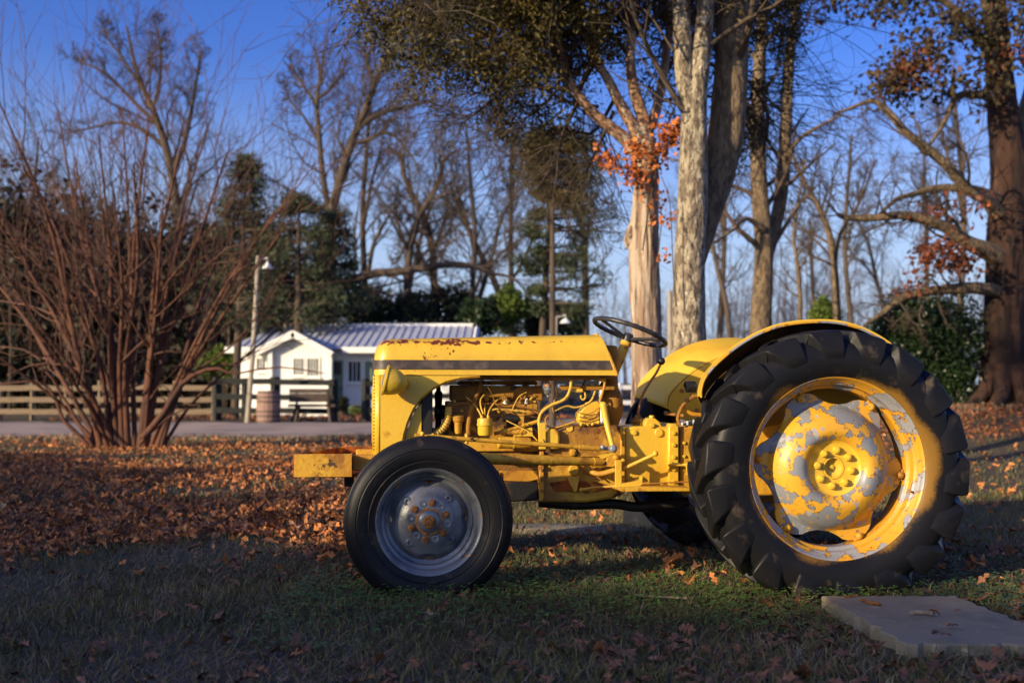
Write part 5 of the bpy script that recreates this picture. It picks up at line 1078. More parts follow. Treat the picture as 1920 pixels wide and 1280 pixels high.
# ------------------------------------------------------------------ background trees, left to centre
lvb = [dict(n=20, L=.34, ang=42, t0=.28, K=8, wob=.17, up=.07, rr=.34, minr=.014), dict(n=9, L=.5, ang=40, K=5, wob=.22, up=.04, rr=.55, minr=.010), dict(n=8, L=.55, ang=40, K=3, wob=.3, up=.02, rr=.6, minr=.008)]
bg = [
 ('bare_tree', 'tall bare tree rising behind the red stemmed shrub', 36, [[(352, 770, 24), (345, 640, 22), (338, 520, 20), (333, 430, 18), (326, 350, 17), (312, 280, 15), (290, 215, 13), (268, 165, 10), (250, 110, 7), (238, 50, 4)],
    [(322, 330, 12), (345, 270, 10), (358, 210, 8), (370, 140, 5), (378, 90, 3)], [(312, 280, 10), (270, 245, 8), (225, 230, 6), (170, 240, 4), (130, 250, 3)], [(300, 240, 9), (250, 190, 7), (200, 140, 5), (140, 110, 3)], [(285, 210, 8), (300, 150, 6), (300, 90, 4), (290, 40, 3)], [(262, 160, 7), (230, 110, 5), (200, 70, 4), (190, 40, 2)]], 1.0),
 ('bare_tree', 'leaning bare tree behind the cottage with a crown of fine twigs', 37, [[(600, 780, 22), (606, 600, 20), (612, 480, 19), (622, 400, 18), (640, 330, 17), (660, 265, 16), (682, 215, 14), (700, 165, 12), (716, 125, 9), (738, 90, 6)],
    [(676, 235, 12), (710, 215, 10), (740, 205, 8), (790, 195, 5), (830, 190, 3)], [(660, 270, 9), (690, 262, 8), (730, 250, 6), (770, 290, 4), (790, 330, 3)], [(702, 160, 8), (690, 120, 6), (680, 90, 4)]], 1.0),
 ('bare_tree', 'bare tree left of the leaning one with a forked curling crown', 38, [[(618, 600, 12), (624, 480, 12), (616, 400, 12), (604, 320, 11), (598, 250, 10), (594, 190, 9), (600, 140, 7), (590, 90, 4)], [(596, 200, 8), (575, 170, 6), (555, 140, 5), (545, 110, 3)], [(597, 185, 7), (618, 168, 6), (640, 140, 5), (650, 110, 3)], [(600, 270, 7), (570, 220, 5), (545, 190, 4), (530, 150, 3)]], .9),
 ('bare_tree', 'bare tree with an S shaped trunk above the cottage roof', 37.5, [[(756, 780, 18), (758, 640, 16), (764, 540, 15), (768, 470, 14), (782, 415, 12), (808, 370, 11), (826, 330, 10), (832, 300, 8), (858, 280, 5)], [(768, 480, 8), (750, 430, 6), (740, 390, 5), (745, 350, 3)], [(780, 420, 7), (815, 460, 5), (840, 500, 4)]], .9),
 ('bare_tree', 'straight slim bare tree above the tractor hood, left of the others there', 38, [[(876, 780, 12), (878, 640, 11), (886, 540, 10), (890, 440, 9), (884, 360, 8), (878, 290, 6), (874, 230, 4)], [(888, 470, 7), (872, 400, 5), (855, 350, 4), (845, 300, 3)]], .9),
 ('bare_tree', 'slim bare tree above the tractor hood leaning right', 38.5, [[(866, 780, 11), (880, 620, 10), (905, 540, 9), (925, 470, 8), (940, 410, 6), (968, 365, 4)], [(915, 505, 6), (945, 470, 5), (985, 440, 4), (1010, 400, 3)]], .8),
 ('bare_tree', 'twiggy bare tree between the cottage roof and the arching limb', 39, [[(905, 780, 12), (850, 600, 11), (815, 530, 9), (790, 480, 7), (770, 430, 5)], [(850, 600, 6), (880, 560, 5), (900, 520, 4), (910, 470, 3)]], .8),
 ('arching_tree', 'dark tree whose long limb arches over the cottage roof to the right', 36.5, [[(560, 790, 30), (575, 680, 28), (590, 600, 26), (606, 560, 24), (640, 540, 20), (690, 515, 17), (760, 508, 14), (830, 497, 12), (880, 497, 10), (920, 512, 7), (960, 520, 5), (985, 545, 3)], [(600, 565, 14), (650, 540, 10), (700, 545, 8), (740, 555, 4)], [(690, 515, 9), (700, 460, 8), (720, 420, 6), (735, 390, 4)]], .6),
]
for nm, lab, d, gl, k in bg:
    d += 11
    lv = [dict(lvb[0], n=int(lvb[0]['n'] * k)), dict(lvb[1]), dict(lvb[2])]
    tree(nm, lab, 'tree', guides(gl, d), lv, M['twig_grey'], M['twig_grey'], trunk_n=12, trunkK=24, bump=.03, mainsplit=1, group='bare trees behind the cottage')
srcs = [o for o in C.objects if o.parent is None and o.name.startswith('bare_tree')]
def bare_copy(k, px, d, s_, rz, lab):
    c = copy_tree(srcs[k]); p = W(px, 700, d); c.location = (p.x, d, float(gz(p.x, d))); c.scale = (s_, s_, s_); c.rotation_euler = (0, 0, R(rz)); c['label'] = lab; c['group'] = 'distant bare trees along the horizon'
for a in [(5, 540, 58, 1.0, 70, 'distant bare tree between the two tallest dark pines left of the cottage gable'), (4, 690, 56, 1.3, 150, 'distant bare tree above the left end of the cottage ridge'), (5, 735, 60, 1.2, 40, 'distant bare tree above the middle of the cottage roof'), (3, 820, 62, 1.25, 200, 'distant bare tree above the front end of the yellow hood'), (4, 960, 57, 1.25, 100, 'distant bare tree just left of the tiered pine'), (6, 1000, 62, 1.5, 20, 'distant leaning bare tree behind the foot of the tiered pine'),
          (3, 1100, 60, 1.1, 250, 'distant bare tree between tiered pine and pale cedar trunk'), (5, 1375, 50, 1.05, 120, 'distant bare tree framed between the forked tree and the double trunk tree'), (4, 1350, 58, 1.2, 310, 'fainter distant bare tree hard against the forked trunk'), (5, 1530, 58, 1.0, 80, 'distant bare tree just right of the double trunk tree'), (4, 1600, 54, 1.0, 170, 'distant bare tree behind the crooked slender tree'), (5, 1680, 56, .9, 200, 'distant bare tree above the left side of the holly bush'), (4, 1740, 54, .95, 60, 'distant bare tree under the long oak limbs'), (4, 1800, 52, 1.2, 10, 'distant bare tree beside the oak trunk'),
          (4, 60, 52, 1.0, 160, 'distant bare tree at the far left above the dark wood'), (3, 160, 56, .95, 140, 'distant bare tree seen through the left half of the shrub'), (5, 420, 54, 1.0, 30, 'distant bare tree seen beside the first dark pine top'), (5, 250, 58, 1.1, 30, 'distant bare tree seen through the top of the shrub')]: bare_copy(*a)
# pine with tiered branches behind the hood
def conifer(name, label, cat, base, top, d, wpx, spec, leafm, bm=None, n=60, size=.12, spread=.11, flat=.45, grp=None, nleaf=14, trunkw=None):
    """spec: list of (py, left px, right px) branch tiers"""
    bm = bm or M['twig_grey']; b, t = W(*base, d), W(*top, d); org = Vector((b.x, d, float(gz(b.x, d)))); r = thing(name, label, cat, org, 0, grp)
    P_, R_ = resample([org, b.lerp(t, .5), t], [wpx / 2 * d / FPX, wpx * .4 * d / FPX, .02], 20); V, Q = [], []; ring_tubes(P_[None], R_[None], 12, V, Q, .03); make_part('trunk', V, Q, org, bm, r)
    V, Q = [], []; C0 = []; D0 = []
    for (py, l, rgt) in spec:
        for side, ex in ((-1, l), (1, rgt)):
            if abs(ex) < 5: continue
            for q in range(3):
                py_q = py + random.uniform(-13, 13) * 30 / d
                tx = (py_q - base[1]) / (top[1] - base[1]); s0 = W(base[0] + (top[0] - base[0]) * tx, py_q, d); L = abs(ex) * d / FPX * random.uniform(.45, 1.1); dr_ = random.uniform(-.18, .22) * L
                a = random.uniform(-1.2, 1.2) if q else random.uniform(-.3, .3); pts_ = [s0, s0 + Vector((side * L * .5 * math.cos(a), L * .5 * math.sin(a), L * .02 + dr_ * .3)), s0 + Vector((side * L * math.cos(a), L * math.sin(a), dr_))]
                pp, rr2 = resample(pts_, [.05, .03, .012], 8); C0.append(pp); D0.append(rr2)
    C0, D0 = np.stack(C0), np.stack(D0); ring_tubes(C0, D0, 5, V, Q)
    A1, B1 = spawn(C0, D0, 9, .42, 48, .3, K=5, wob=.15, up=.06, rr=.5, minr=.008, flat=.3, lt=.3); ring_tubes(A1, B1, 3, V, Q); make_part('branches', V, Q, org, bm, r)
    pts_ = np.concatenate([A1[:, 2:].reshape(-1, 3), C0[:, 6:].reshape(-1, 3)])
    Vl, Ql = tris(pts_, nleaf, spread, size, .22, 0, flat); make_part('foliage', [Vl], [Ql], org, leafm, r, smooth=False); return r
conifer('pine_tree', 'tiered pine with open blue green branches behind the yellow hood', 'tree', (1008, 770), (1040, 240), 30, 15, [(575, -10, 90), (540, -40, 150), (500, -60, 90), (468, -30, 120), (430, -55, 150), (400, -40, 130), (370, -50, 150), (340, -60, 100), (315, -70, 110), (290, -70, 80), (265, -60, 60)], M['pine_leaf'], size=.15, spread=.12, nleaf=9, flat=.35)
conifer('cedar_tree', 'bronze tinged cedar top behind the crown, above the tiered pine', 'tree', (1036, 770), (1036, 225), 27, 13, [(370, -30, 40), (350, -60, 60), (330, -80, 70), (310, -85, 80), (290, -80, 80), (270, -60, 70), (250, -40, 50)], M['cedar_near'], size=.10, spread=.13, nleaf=9, flat=.8)
dk = M['dark_leaf']
conifer('pine_tree', 'dark pine top showing just right of the bare tree behind the shrub', 'tree', (440, 780), (462, 300), 34, 16, [(600, -90, 90), (560, -90, 80), (520, -80, 70), (480, -70, 75), (440, -60, 60), (410, -50, 45), (380, -40, 35), (350, -35, 30), (325, -20, 22), (308, -10, 12)], M['pine_leaf'], size=.19, spread=.16, nleaf=5, flat=.5, grp='dark pines left of the cottage')
conifer('pine_tree', 'broad dark pine directly behind the cottage porch gable', 'tree', (560, 780), (560, 370), 42, 20, [(600, -90, 90), (570, -95, 90), (540, -95, 90), (510, -90, 80), (480, -85, 75), (450, -70, 60), (425, -50, 50), (400, -35, 40), (380, -20, 25)], M['pine_leaf'], size=.22, spread=.2, nleaf=6, flat=.6, grp='dark pines left of the cottage')
conifer('pine_tree', 'small dark pine top between the cottage pines and the leaning tree', 'tree', (625, 780), (628, 385), 44, 16, [(590, -70, 70), (560, -70, 60), (530, -60, 55), (500, -50, 50), (470, -45, 40), (440, -30, 30), (410, -22, 25)], M['pine_leaf'], size=.22, spread=.2, nleaf=6, flat=.6, grp='dark pines left of the cottage')
for px, top, dd, lab in ((390, 430, 45, 'dark pine in the wood behind the lamp pole'), (120, 400, 46, 'dark pine deep in the wood left of the shrub trunks'), (250, 440, 48, 'dark pine deep in the wood behind the shrub crown'), (20, 380, 44, 'dark pine at the left edge of the photo'), (490, 450, 47, 'dark pine rising between lamp pole and porch gable')):
    h = 780 - top
    conifer('pine_tree', lab, 'tree', (px, 780), (px + 8, top), dd, 16, [(780 - h * f, -100 * (1.15 - f), 100 * (1.15 - f)) for f in (.28, .36, .44, .52, .6, .68, .76, .84, .9, .96)], dk, size=.26, spread=.24, nleaf=6, flat=.6, grp='dark pines left of the cottage')
# rounded evergreens and bushes
def bush(name, label, cat, px, py, d, rx, rz, leafm, n=5000, size=.12, asp=.5, grp=None, ry=None, lobes=22):
    c = W(px, py, d); g0 = float(gz(c.x, d)); org = Vector((c.x, d, g0)); r = thing(name, label, cat, org, 0, grp); X_, Z_ = rx * d / FPX, rz * d / FPX; Y_ = ry or X_ * .8
    V, Q = [], []; st_ = []; 
    for k in range(9):
        a = random.uniform(0, 6.28); e = Vector((math.cos(a) * X_ * .6, math.sin(a) * Y_ * .6, c.z - g0 + Z_ * random.uniform(-.2, .5))) + Vector((c.x, d, g0)); st_.append(resample([org, org.lerp(e, .5) + Vector((0, 0, .2)), e], [.06, .035, .012], 8))
    P_ = np.stack([a for a, b in st_]); R_ = np.stack([b for a, b in st_]); ring_tubes(P_, R_, 6, V, Q); A1, B1 = spawn(P_, R_, 5, .4, 50, .3, K=4, minr=.008); ring_tubes(A1, B1, 3, V, Q); make_part('stems', V, Q, org, M['twig_grey'], r)
    lob = rng.normal(0, 1, (lobes, 3)); lob /= np.linalg.norm(lob, axis=1, keepdims=True); lob *= rng.uniform(.35, .8, (lobes, 1)); p = []
    for l in lob:
        q = rng.normal(0, 1, (n // lobes, 3)); q /= np.linalg.norm(q, axis=1, keepdims=True); q *= rng.uniform(.6, 1, (len(q), 1)) ** .5 * rng.uniform(.28, .42); p.append(q + l)
    p = np.concatenate(p) * np.array([X_, Y_, Z_]) + np.array([c.x, d, c.z]); p = p[p[:, 2] > g0 + .03]
    Vl, Ql = tris(p, 1, .02, size, asp); make_part('foliage', [Vl], [Ql], org, leafm, r, smooth=False); return r
bush('holly_bush', 'large dark glossy holly bush left of the oak trunk', 'bush', 1745, 655, 21.5, 118, 112, M['holly_leaf'], 42000, .075, .6, lobes=70)
bush('holly_bush', 'lower dark shrub mass between rear wheel and holly bush', 'bush', 1640, 690, 23, 60, 75, M['holly_leaf'], 10000, .09, .6)
bush('small_bush', 'small dark round bush at the cottage corner', 'bush', 641, 758, 38.5, 17, 20, dk, 1500, .09)
bush('small_bush', 'dry pale weeds at the foot of the cottage wall', 'bush', 668, 768, 38, 14, 11, M['bush_leaf'], 500, .08)
bush('evergreen_shrub', 'dark green shrub left of the cottage wall', 'bush', 415, 690, 41, 45, 45, M['bush_leaf'], 5000, .12)
bb = [(690, 590, 48, 60, 60, 'holly_leaf', 'dark green bush rising above the left half of the cottage roof'), (770, 585, 49, 55, 55, 'pine_leaf', 'dark bush above the middle of the cottage roof'), (850, 580, 50, 55, 60, 'dark_leaf', 'dark bush above the right end of the cottage roof'),
      (955, 580, 46, 48, 45, 'bush_leaf', 'sunlit yellow green bush above the hood'), (900, 590, 44, 40, 40, 'holly_leaf', 'dark green bush left of the sunlit one above the hood'), (1070, 600, 47, 40, 38, 'pine_leaf', 'low dark bush behind the lamp pole by the steering wheel'), (1010, 600, 48, 40, 45, 'dark_leaf', 'dark bush at the foot of the tiered pine'),
      (1545, 590, 50, 30, 34, 'bush_leaf', 'distant sunlit green bush beyond the slim trees'), (620, 560, 52, 60, 80, 'dark_leaf', 'dark evergreen mass behind the porch gable')]
for px, py, d, rx, rz, m_, lab in bb: bush('evergreen_bush', lab, 'bush', px, py, d, rx, rz, M[m_], 4200, .20, .5, 'evergreen bushes beyond the cottage roof', lobes=26)
# woods: the far edge, reading as one mass
def woods(name, label, x0, x1, d0, d1, n, h0, h1, m_, seed_sp=.0, r=.05):
    x = rng.uniform(x0, x1, n); y = rng.uniform(d0, d1, n); z = gz(x, y); h = rng.uniform(h0, h1, n); b = np.stack([x, y, z], -1)
    lean = rng.normal(0, .06, (n, 2)); K = 5; P_ = np.zeros((n, K, 3))
    for k in range(K):
        t = k / (K - 1); P_[:, k] = b + np.stack([lean[:, 0] * h * t + .12 * np.sin(t * 5 + x), lean[:, 1] * h * t, h * t], -1)
    R_ = (r * rng.uniform(.5, 1.4, n))[:, None] * np.linspace(1, .2, K)[None]; V, Q = [], []; ring_tubes(P_, R_, 5, V, Q)
    A1, B1 = spawn(P_, R_, 12, .34, 42, .2, K=4, wob=.18, up=.06, rr=.5, minr=.012); ring_tubes(A1, B1, 3, V, Q)
    A2, B2 = spawn(A1, B1, 5, .5, 40, K=3, wob=.22, up=.04, rr=.6, minr=.010); ring_tubes(A2, B2, 3, V, Q)
    o = link(name, mesh_np(name, np.concatenate(V), np.concatenate(Q), smooth=True), m_); prop(o, label, kind='stuff'); return A2
woods('far_woods', 'far bare brown wood along the horizon', 12, 34, 62, 85, 180, 5.5, 9.5, M['twig_far'])
woods('far_woods', 'far bare brown wood beyond the cottage', -12, 12, 66, 85, 80, 5, 9, M['twig_far'])
A2 = woods('undergrowth_woods', 'tangled dark wood behind the shrub and the wooden fence', -36, -9.5, 41, 56, 120, 8, 13, M['twig_grey'])
pp_ = A2[::2, 2]; pp_ = pp_[pp_[:, 2] < 6.5]; V1, Q1 = tris(pp_, 3, .3, .17, .6); o = link('undergrowth', mesh_np('undergrowth', V1, Q1), leafmat('brown_dead_undergrowth_leaves', (.07, .042, .022), (.04, .026, .016), (.11, .06, .02), .4)); prop(o, 'brown and dark green undergrowth filling the wood on the left', kind='stuff')
n_t = 60000; x = rng.uniform(-40, -8.5, n_t); y = rng.uniform(42, 56, n_t); z = gz(x, y) + rng.uniform(0, 1, n_t) ** 1.25 * (8.6 + 2.0 * np.sin(x * .8) * np.sin(x * .33 + 2) + np.sin(x * 2.1)) * np.clip((-7 - x) / 5, .35, 1); V1, Q1 = tris(np.stack([x, y, z], -1), 1, .1, .38, .6); o = link('thicket', mesh_np('thicket', V1, Q1), leafmat('dark_thicket_leaves', (.026, .022, .014), (.014, .017, .010), (.06, .035, .016), .3)); prop(o, 'low dark thicket at the foot of the wood', kind='stuff')

# ------------------------------------------------------------------ the big shrub on the left
D5 = 16.6; rs = np.random.default_rng(5); st5 = []
tg = [(-40, 300, 9), (10, 210, 9), (60, 330, 8), (95, 430, 7), (-60, 480, 8), (120, 250, 8), (150, 340, 9), (190, 300, 9), (215, 400, 8), (250, 350, 9), (275, 270, 9), (300, 420, 9), (330, 320, 10), (360, 380, 9), (410, 330, 10), (450, 400, 9), (490, 440, 9), (540, 420, 7), (590, 560, 5), (560, 350, 6), (30, 560, 8), (-90, 620, 6), (70, 640, 6), (-20, 400, 7), (230, 250, 7), (380, 270, 7)]
for k, (tx, ty, wd) in enumerate(tg):
    tx, ty = 240 + (tx - 240) * 1.1, ty - 45
    bx_ = float(np.clip(238 + (tx - 240) * .16 + rs.uniform(-24, 24), 178, 300)); by = 838 + rs.uniform(-6, 8); dz = rs.uniform(-1.6, 1.6); wd *= .84
    m1 = (bx_ + (tx - bx_) * .22 + rs.uniform(-8, 8), by + (ty - by) * .30, wd * 1.25, dz * .2); m2 = (bx_ + (tx - bx_) * .55 + rs.uniform(-14, 14), by + (ty - by) * .62, wd * .85, dz * .6)
    st5.append([(bx_, by, wd * 1.8, 0), m1, m2, (tx, ty, wd * .40, dz)])
gl5 = guides(st5, D5); org = Vector(G(240, 838)); org.y = D5; org.z = float(gz(org.x, D5))
sh = thing('shrub', 'large leafless shrub with many red brown stems at the left of the photo', 'shrub', org)
RS = [resample(p, r, 12) for p, r in gl5]
for a, b in RS:
    a[0, 2] = org.z - .05
    V, Q = [], []; ring_tubes(a[None], b[None], 9, V, Q, .05); make_part('stem', V, Q, org, M['stem_thick'], sh)
P_ = np.stack([a for a, b in RS]); R_ = np.stack([b for a, b in RS]); V, Q = [], []
A1, B1 = spawn(P_, R_, 6, .56, 36, .30, K=9, wob=.15, up=.09, rr=.5, minr=.008, lt=.25); ring_tubes(A1, B1, 5, V, Q)
A2, B2 = spawn(A1, B1, 4, .62, 38, .2, K=6, wob=.15, up=.16, rr=.55, minr=.005, lt=.2); ring_tubes(A2, B2, 4, V, Q)
A3, B3 = spawn(A2, B2, 2, .5, 34, .2, K=5, wob=.12, up=.16, rr=.6, minr=.0028, lt=.2); ring_tubes(A3, B3, 3, V, Q)
A4, B4 = spawn(P_, R_, 3, .30, 50, .15, .7, K=6, wob=.2, up=.02, rr=.4, minr=.005); ring_tubes(A4, B4, 4, V, Q)
make_part('branches', V, Q, org, M['stem_red'], sh)
# low crooked stems creeping left
V, Q = [], []
for p, r in guides([[(165, 835, 9), (140, 808, 8), (118, 785, 7), (105, 750, 7), (85, 722, 5), (50, 715, 4), (-10, 722, 3)], [(170, 818, 7), (145, 790, 7), (130, 762, 6), (112, 735, 5), (95, 705, 4), (60, 680, 3)], [(262, 832, 8), (285, 808, 6), (320, 780, 4), (350, 765, 2)], [(268, 820, 14), (310, 770, 13), (345, 715, 11), (400, 690, 7), (440, 700, 4), (520, 688, 3), (610, 700, 2)]], D5 - .4):
    a, b = resample(p, r, 14); ring_tubes(a[None], b[None], 7, V, Q)
make_part('low_stems', V, Q, org, M['stem_thick'], sh)

# ------------------------------------------------------------------ unseen evergreen row behind the camera, added and shaped to shade the foreground
SH = sd.copy(); SH.z = 0; SH.normalize()
perp = Vector((-SH.y, SH.x, 0)); perp = perp if perp.y > 0 else -perp
hd = thing('occluder', 'added unseen evergreen hedge behind the camera that shades the foreground', 'occluder', SH * 20)
V, Q, Vf, Qf = [], [], [], []
for i, (uu, stop, ex) in enumerate(SHADERS):      # uu: place across the sun's direction, stop: how far along it the shade should reach
    dist = 20 + (i % 3) * .5; hh = (dist + stop) * math.tan(R(SUN_EL)) + ex
    p = SH * dist + perp * uu
    a_, b_ = resample([p - Vector((0, 0, .05)), p + Vector((0, 0, hh * .5)), p + Vector((0, 0, hh * .95))], [.12, .08, .02], 6); ring_tubes(a_[None], b_[None], 7, V, Q)
    nn = 3200; z = rng.uniform(0, 1, nn) ** .8; prof_ = 1.05 * np.minimum(1, (1.03 - z) * 8) ** .5; a = rng.uniform(0, 6.28, nn); q = np.sqrt(rng.uniform(0, 1, nn)) * prof_
    v1, q1 = tris(np.stack([p.x + q * np.cos(a), p.y + q * np.sin(a), z * hh], -1), 1, .05, .34, .75); Qf.append(q1 + sum(len(t) for t in Vf)); Vf.append(v1)
make_part('trunks', V, Q, hd.location, M['bark_brown'], hd, 'stuff'); make_part('foliage', Vf, Qf, hd.location, M['cedar_leaf'], hd, smooth=False)

# ------------------------------------------------------------------ grass, clover, fallen leaves
def field(n, d0, d1, spread=1.25, power=1.0):
    d = d0 + (d1 - d0) * rng.uniform(0, 1, n) ** power; x = rng.uniform(-1, 1, n) * (.48 * d * spread + .3); return x, d
def noise2(x, y, s, k=0):
    return (np.sin(x * s + 1.3 * k + 1.7 * np.sin(y * s * .7 + k)) + np.sin(y * s * 1.13 - 2.1 * k + 1.5 * np.sin(x * s * .61 - k)) + .6 * np.sin((x + y) * s * 1.9 + k)) / 2.6
def on_slab(x, y): return (x > c[0].x - .03) & (x < c[1].x + .06) & (y > c[3].y - .03) & (y < c[0].y + .03)
def on_road(x, y):
    a = np.interp(x, [r[0] for r in rows], [r[1] for r in rows]); b = np.interp(x, [r[0] for r in rows], [r[2] for r in rows]); return (y > a) & (y < b)
def blades(name, label, x, y, h, wdt, m_, lean=.6):
    k = ~on_slab(x, y) & ~on_road(x, y); x, y = x[k], y[k]; n = len(x); z = gz(x, y) - .004; a = rng.uniform(0, 6.28, n); hh = h * rng.uniform(.4, 1.3, n); l = rng.normal(0, lean, (n, 2)) * hh[:, None]
    w_ = wdt * rng.uniform(.6, 1.3, n); wx, wy = np.cos(a) * w_ / 2, np.sin(a) * w_ / 2
    V = np.stack([np.stack([x - wx, y - wy, z], -1), np.stack([x + wx, y + wy, z], -1), np.stack([x + l[:, 0] * .4 + wx * .8, y + l[:, 1] * .4 + wy * .8, z + hh * .6], -1), np.stack([x + l[:, 0] * .4 - wx * .8, y + l[:, 1] * .4 - wy * .8, z + hh * .6], -1), np.stack([x + l[:, 0], y + l[:, 1], z + hh * .92], -1)], 1).reshape(-1, 3)
    b = np.arange(n)[:, None] * 5; Q = np.concatenate([b, b + 1, b + 2, b + 3], 1); Tr = np.concatenate([b + 3, b + 2, b + 4], 1)
    o = link(name, mesh_np(name, V, Q, Tr), m_); prop(o, label, kind='stuff')
x, y = field(115000, 2.0, 9, power=1.2); k = noise2(x, y, 2.1, 1) + rng.normal(0, .45, len(x)) > -.6; blades('grass', 'short green winter grass round the tractor', x[k], y[k], .045, .005, M['grass'])
x, y = field(30000, 8, 26, power=1.2); blades('far_grass', 'thin grass on the far lawn', x, y, .06, .012, M['grass'])
x, y = field(45000, 2.0, 8); k = noise2(x, y, 2.9, 4) + rng.normal(0, .4, len(x)) > .1; blades('dry_grass', 'dry straw coloured grass tufts in the foreground', x[k], y[k], .05, .0035, M['grass_dry'], 1.1)
x, y = field(9000, 19, 22, 1.15); blades('road_edge_grass', 'dry grass along the edge of the lane', x, y, .10, .02, M['grass_dry'])
# clover: trios of round leaflets
x, y = field(60000, 3.4, 7.5); den = np.exp(-((y - 4.35) / .42) ** 2) * (x > -.9) * 1.0 + np.exp(-((y - 5.0) / .6) ** 2 - ((x - .3) / .9) ** 2) * .8
den += noise2(x, y, 3.3, 9) * .25 - .1
k = rng.uniform(0, 1, len(x)) < den; x, y = x[k], y[k]; k = ~on_slab(x, y); x, y = x[k], y[k]; n = len(x); z = gz(x, y) + rng.uniform(.01, .055, n); V, Q = [], []
for j in range(3):
    a = rng.uniform(0, 6.28, n) * 0 + j * 2.09 + x * 40; d = np.stack([np.cos(a), np.sin(a), rng.uniform(-.2, .3, n)], -1) * rng.uniform(.008, .014, n)[:, None]; s_ = np.stack([-np.sin(a), np.cos(a), rng.uniform(-.25, .25, n)], -1) * .0065; c_ = np.stack([x, y, z], -1)
    Vv = np.stack([c_, c_ + d * .6 + s_, c_ + d * 1.05, c_ + d * .6 - s_], 1).reshape(-1, 3); Q.append(np.arange(n * 4).reshape(-1, 4) + sum(len(v) for v in V)); V.append(Vv)
o = link('clover', mesh_np('clover', np.concatenate(V), np.concatenate(Q)), M['clover']); prop(o, 'low clover growing round the tyres and under the tractor', kind='stuff')
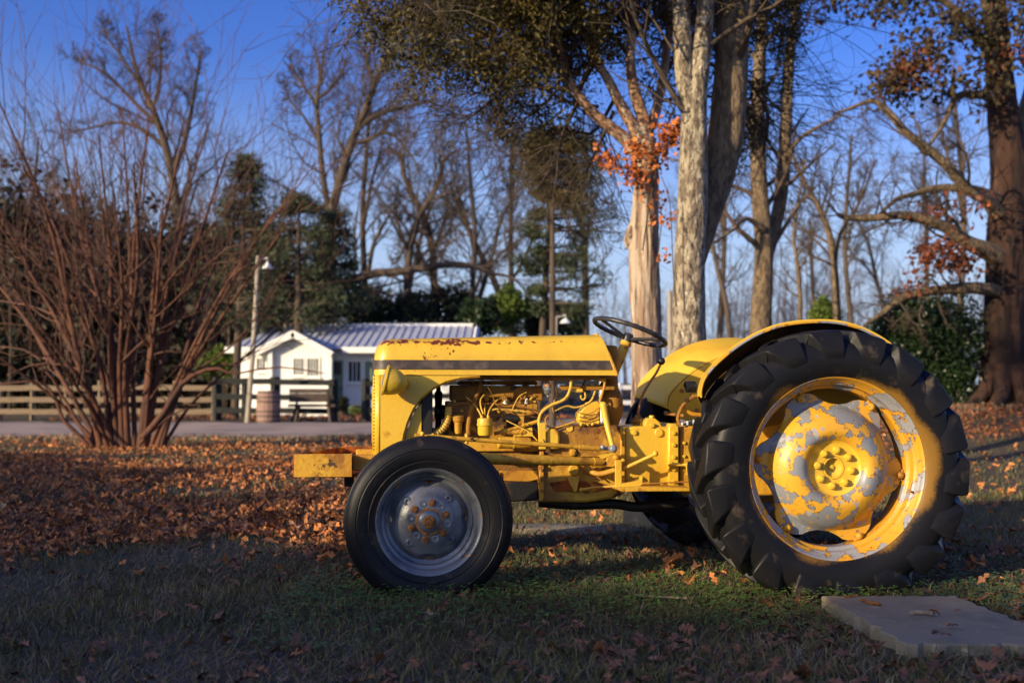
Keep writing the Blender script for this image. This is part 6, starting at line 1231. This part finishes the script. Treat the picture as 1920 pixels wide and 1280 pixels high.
# fallen oak leaves: lobed outline, curled
half = [(0, 0), (.10, .05), (.24, .22), (.34, .10), (.50, .30), (.58, .12), (.72, .26), (.78, .10), (1, 0)]
outl = half + [(a, -b) for a, b in half[-2:0:-1]]; ax_ = np.array(outl); NL = len(outl)
half8 = [(0, 0), (.22, .20), (.36, .08), (.55, .28), (.72, .12), (1, 0)]
ax8 = np.array(half8 + [(a, -b) for a, b in half8[-2:0:-1]]); axf = ax_
def leaves(name, label, x, y, size, m_, lift=.012, curl=.35, up=.5, simple=False):
    ax_ = ax8 if simple else axf; NL = len(ax_)
    k = ~on_slab(x, y) | (rng.uniform(0, 1, len(x)) < .05); x, y = x[k], y[k]; n = len(x); on = on_slab(x, y); z = gz(x, y) + lift * rng.uniform(.2, 1.6, n) + on * (zs - .006)
    L = size * rng.uniform(.55, 1.3, (n, 1)); wv = rng.uniform(.7, 1.25, (n, 1)); px = (ax_[None, :, 0] - .5) * L; py = ax_[None, :, 1] * L * wv
    cu = rng.normal(0, curl, (n, 1)); cv = rng.normal(0, curl, (n, 1)); pz = cu * (ax_[None, :, 0] - .5) ** 2 * L * 2 + np.abs(ax_[None, :, 1]) * L * cv * 1.6 + rng.normal(0, .03, (n, NL)) * L
    t1, t2, yw = rng.normal(0, up, (n, 1)) * (1 - .7 * on[:, None]), rng.normal(0, up, (n, 1)) * (1 - .7 * on[:, None]), rng.uniform(0, 6.28, (n, 1))
    X1, Z1 = px * np.cos(t1) + pz * np.sin(t1), -px * np.sin(t1) + pz * np.cos(t1); Y1, Z1 = py * np.cos(t2) - Z1 * np.sin(t2), py * np.sin(t2) + Z1 * np.cos(t2)
    Z1 = Z1 - np.minimum(Z1.min(1, keepdims=True), -.0) * .8
    Xw = X1 * np.cos(yw) - Y1 * np.sin(yw) + x[:, None]; Yw = X1 * np.sin(yw) + Y1 * np.cos(yw) + y[:, None]; Zw = Z1 + z[:, None]
    cen = np.stack([Xw.mean(1), Yw.mean(1), Zw.mean(1) - cv[:, 0] * L[:, 0] * .15], -1)[:, None]; V = np.concatenate([np.stack([Xw, Yw, Zw], -1), cen], 1).reshape(-1, 3)
    b = np.arange(n)[:, None, None] * (NL + 1); i = np.arange(NL)[None, :, None]; Tr = np.concatenate([b + i, b + (i + 1) % NL, b + NL + 0 * i], 2).reshape(-1, 3)
    o = link(name, mesh_np(name, V, None, Tr), m_); prop(o, label, kind='stuff')
lm = leafmat('fallen_leaf_brown', (.27, .12, .06), (.15, .065, .035), (.42, .25, .15), 5, .75); lo = leafmat('fallen_leaf_orange', (.56, .215, .07), (.34, .115, .04), (.70, .40, .17), 4, .7); lr = leafmat('fallen_leaf_far_red', (.27, .095, .045), (.16, .06, .035), (.36, .16, .07), 2, .8)
x, y = field(4200, 2.3, 6.0); k = noise2(x, y, 2.3, 3) + rng.normal(0, .4, len(x)) + (y < 3.6) * .3 - (x < -.5) * .45 > .0; leaves('fallen_leaves', 'brown lobed oak leaves scattered over the shaded foreground', x[k], y[k], .070, lm, .010, .3, .30)
x, y = field(62000, 4.6, 17, spread=1.12, power=1.2); k = ((x < -.35 + .01 * y) & (noise2(x, y, 1.3, 2) + .5 * noise2(x, y, 4.3, 6) + rng.normal(0, .5, len(x)) - .13 * np.maximum(0, y - 11) + .38 - 1.5 * np.maximum(0, 6.4 - y + .25 * np.sin(x * 3)) > -.1)) | ((x > -.3) & (rng.uniform(0, 1, len(x)) < .05)); x, y = x[k], y[k]; h_ = len(x) // 2
leaves('leaf_litter', 'dense orange brown leaf litter on the sunny lawn left of the tractor', x[:h_], y[:h_], .064, lo, .02, .5, .95, True); leaves('brown_leaf_litter', 'darker brown leaves mixed into the litter left of the tractor', x[h_:], y[h_:], .064, lm, .016, .5, .8, True)
x = rng.uniform(2.5, 14, 14000); y = rng.uniform(10, 25, 14000); k = noise2(x, y, .8, 5) * .5 + (y - 17) / 5 + rng.normal(0, .3, len(x)) > 0; leaves('far_leaf_litter', 'red brown leaf litter spread under the oak', x[k], y[k], .10, lr, .02, .4, .5, True)
x, y = field(3500, 16, 21, 1.15); k = ~on_road(x, y); leaves('lane_edge_leaves', 'leaves along the near edge of the lane', x[k], y[k], .075, lo, .02, .4, .6, True)
x = rng.uniform(-14, 2, 900); y = rng.uniform(31.2, 38, 900); leaves('fence_leaves', 'leaves drifted along the fences by the cottage', x, y, .16, lr, .02, .4, .6, True)
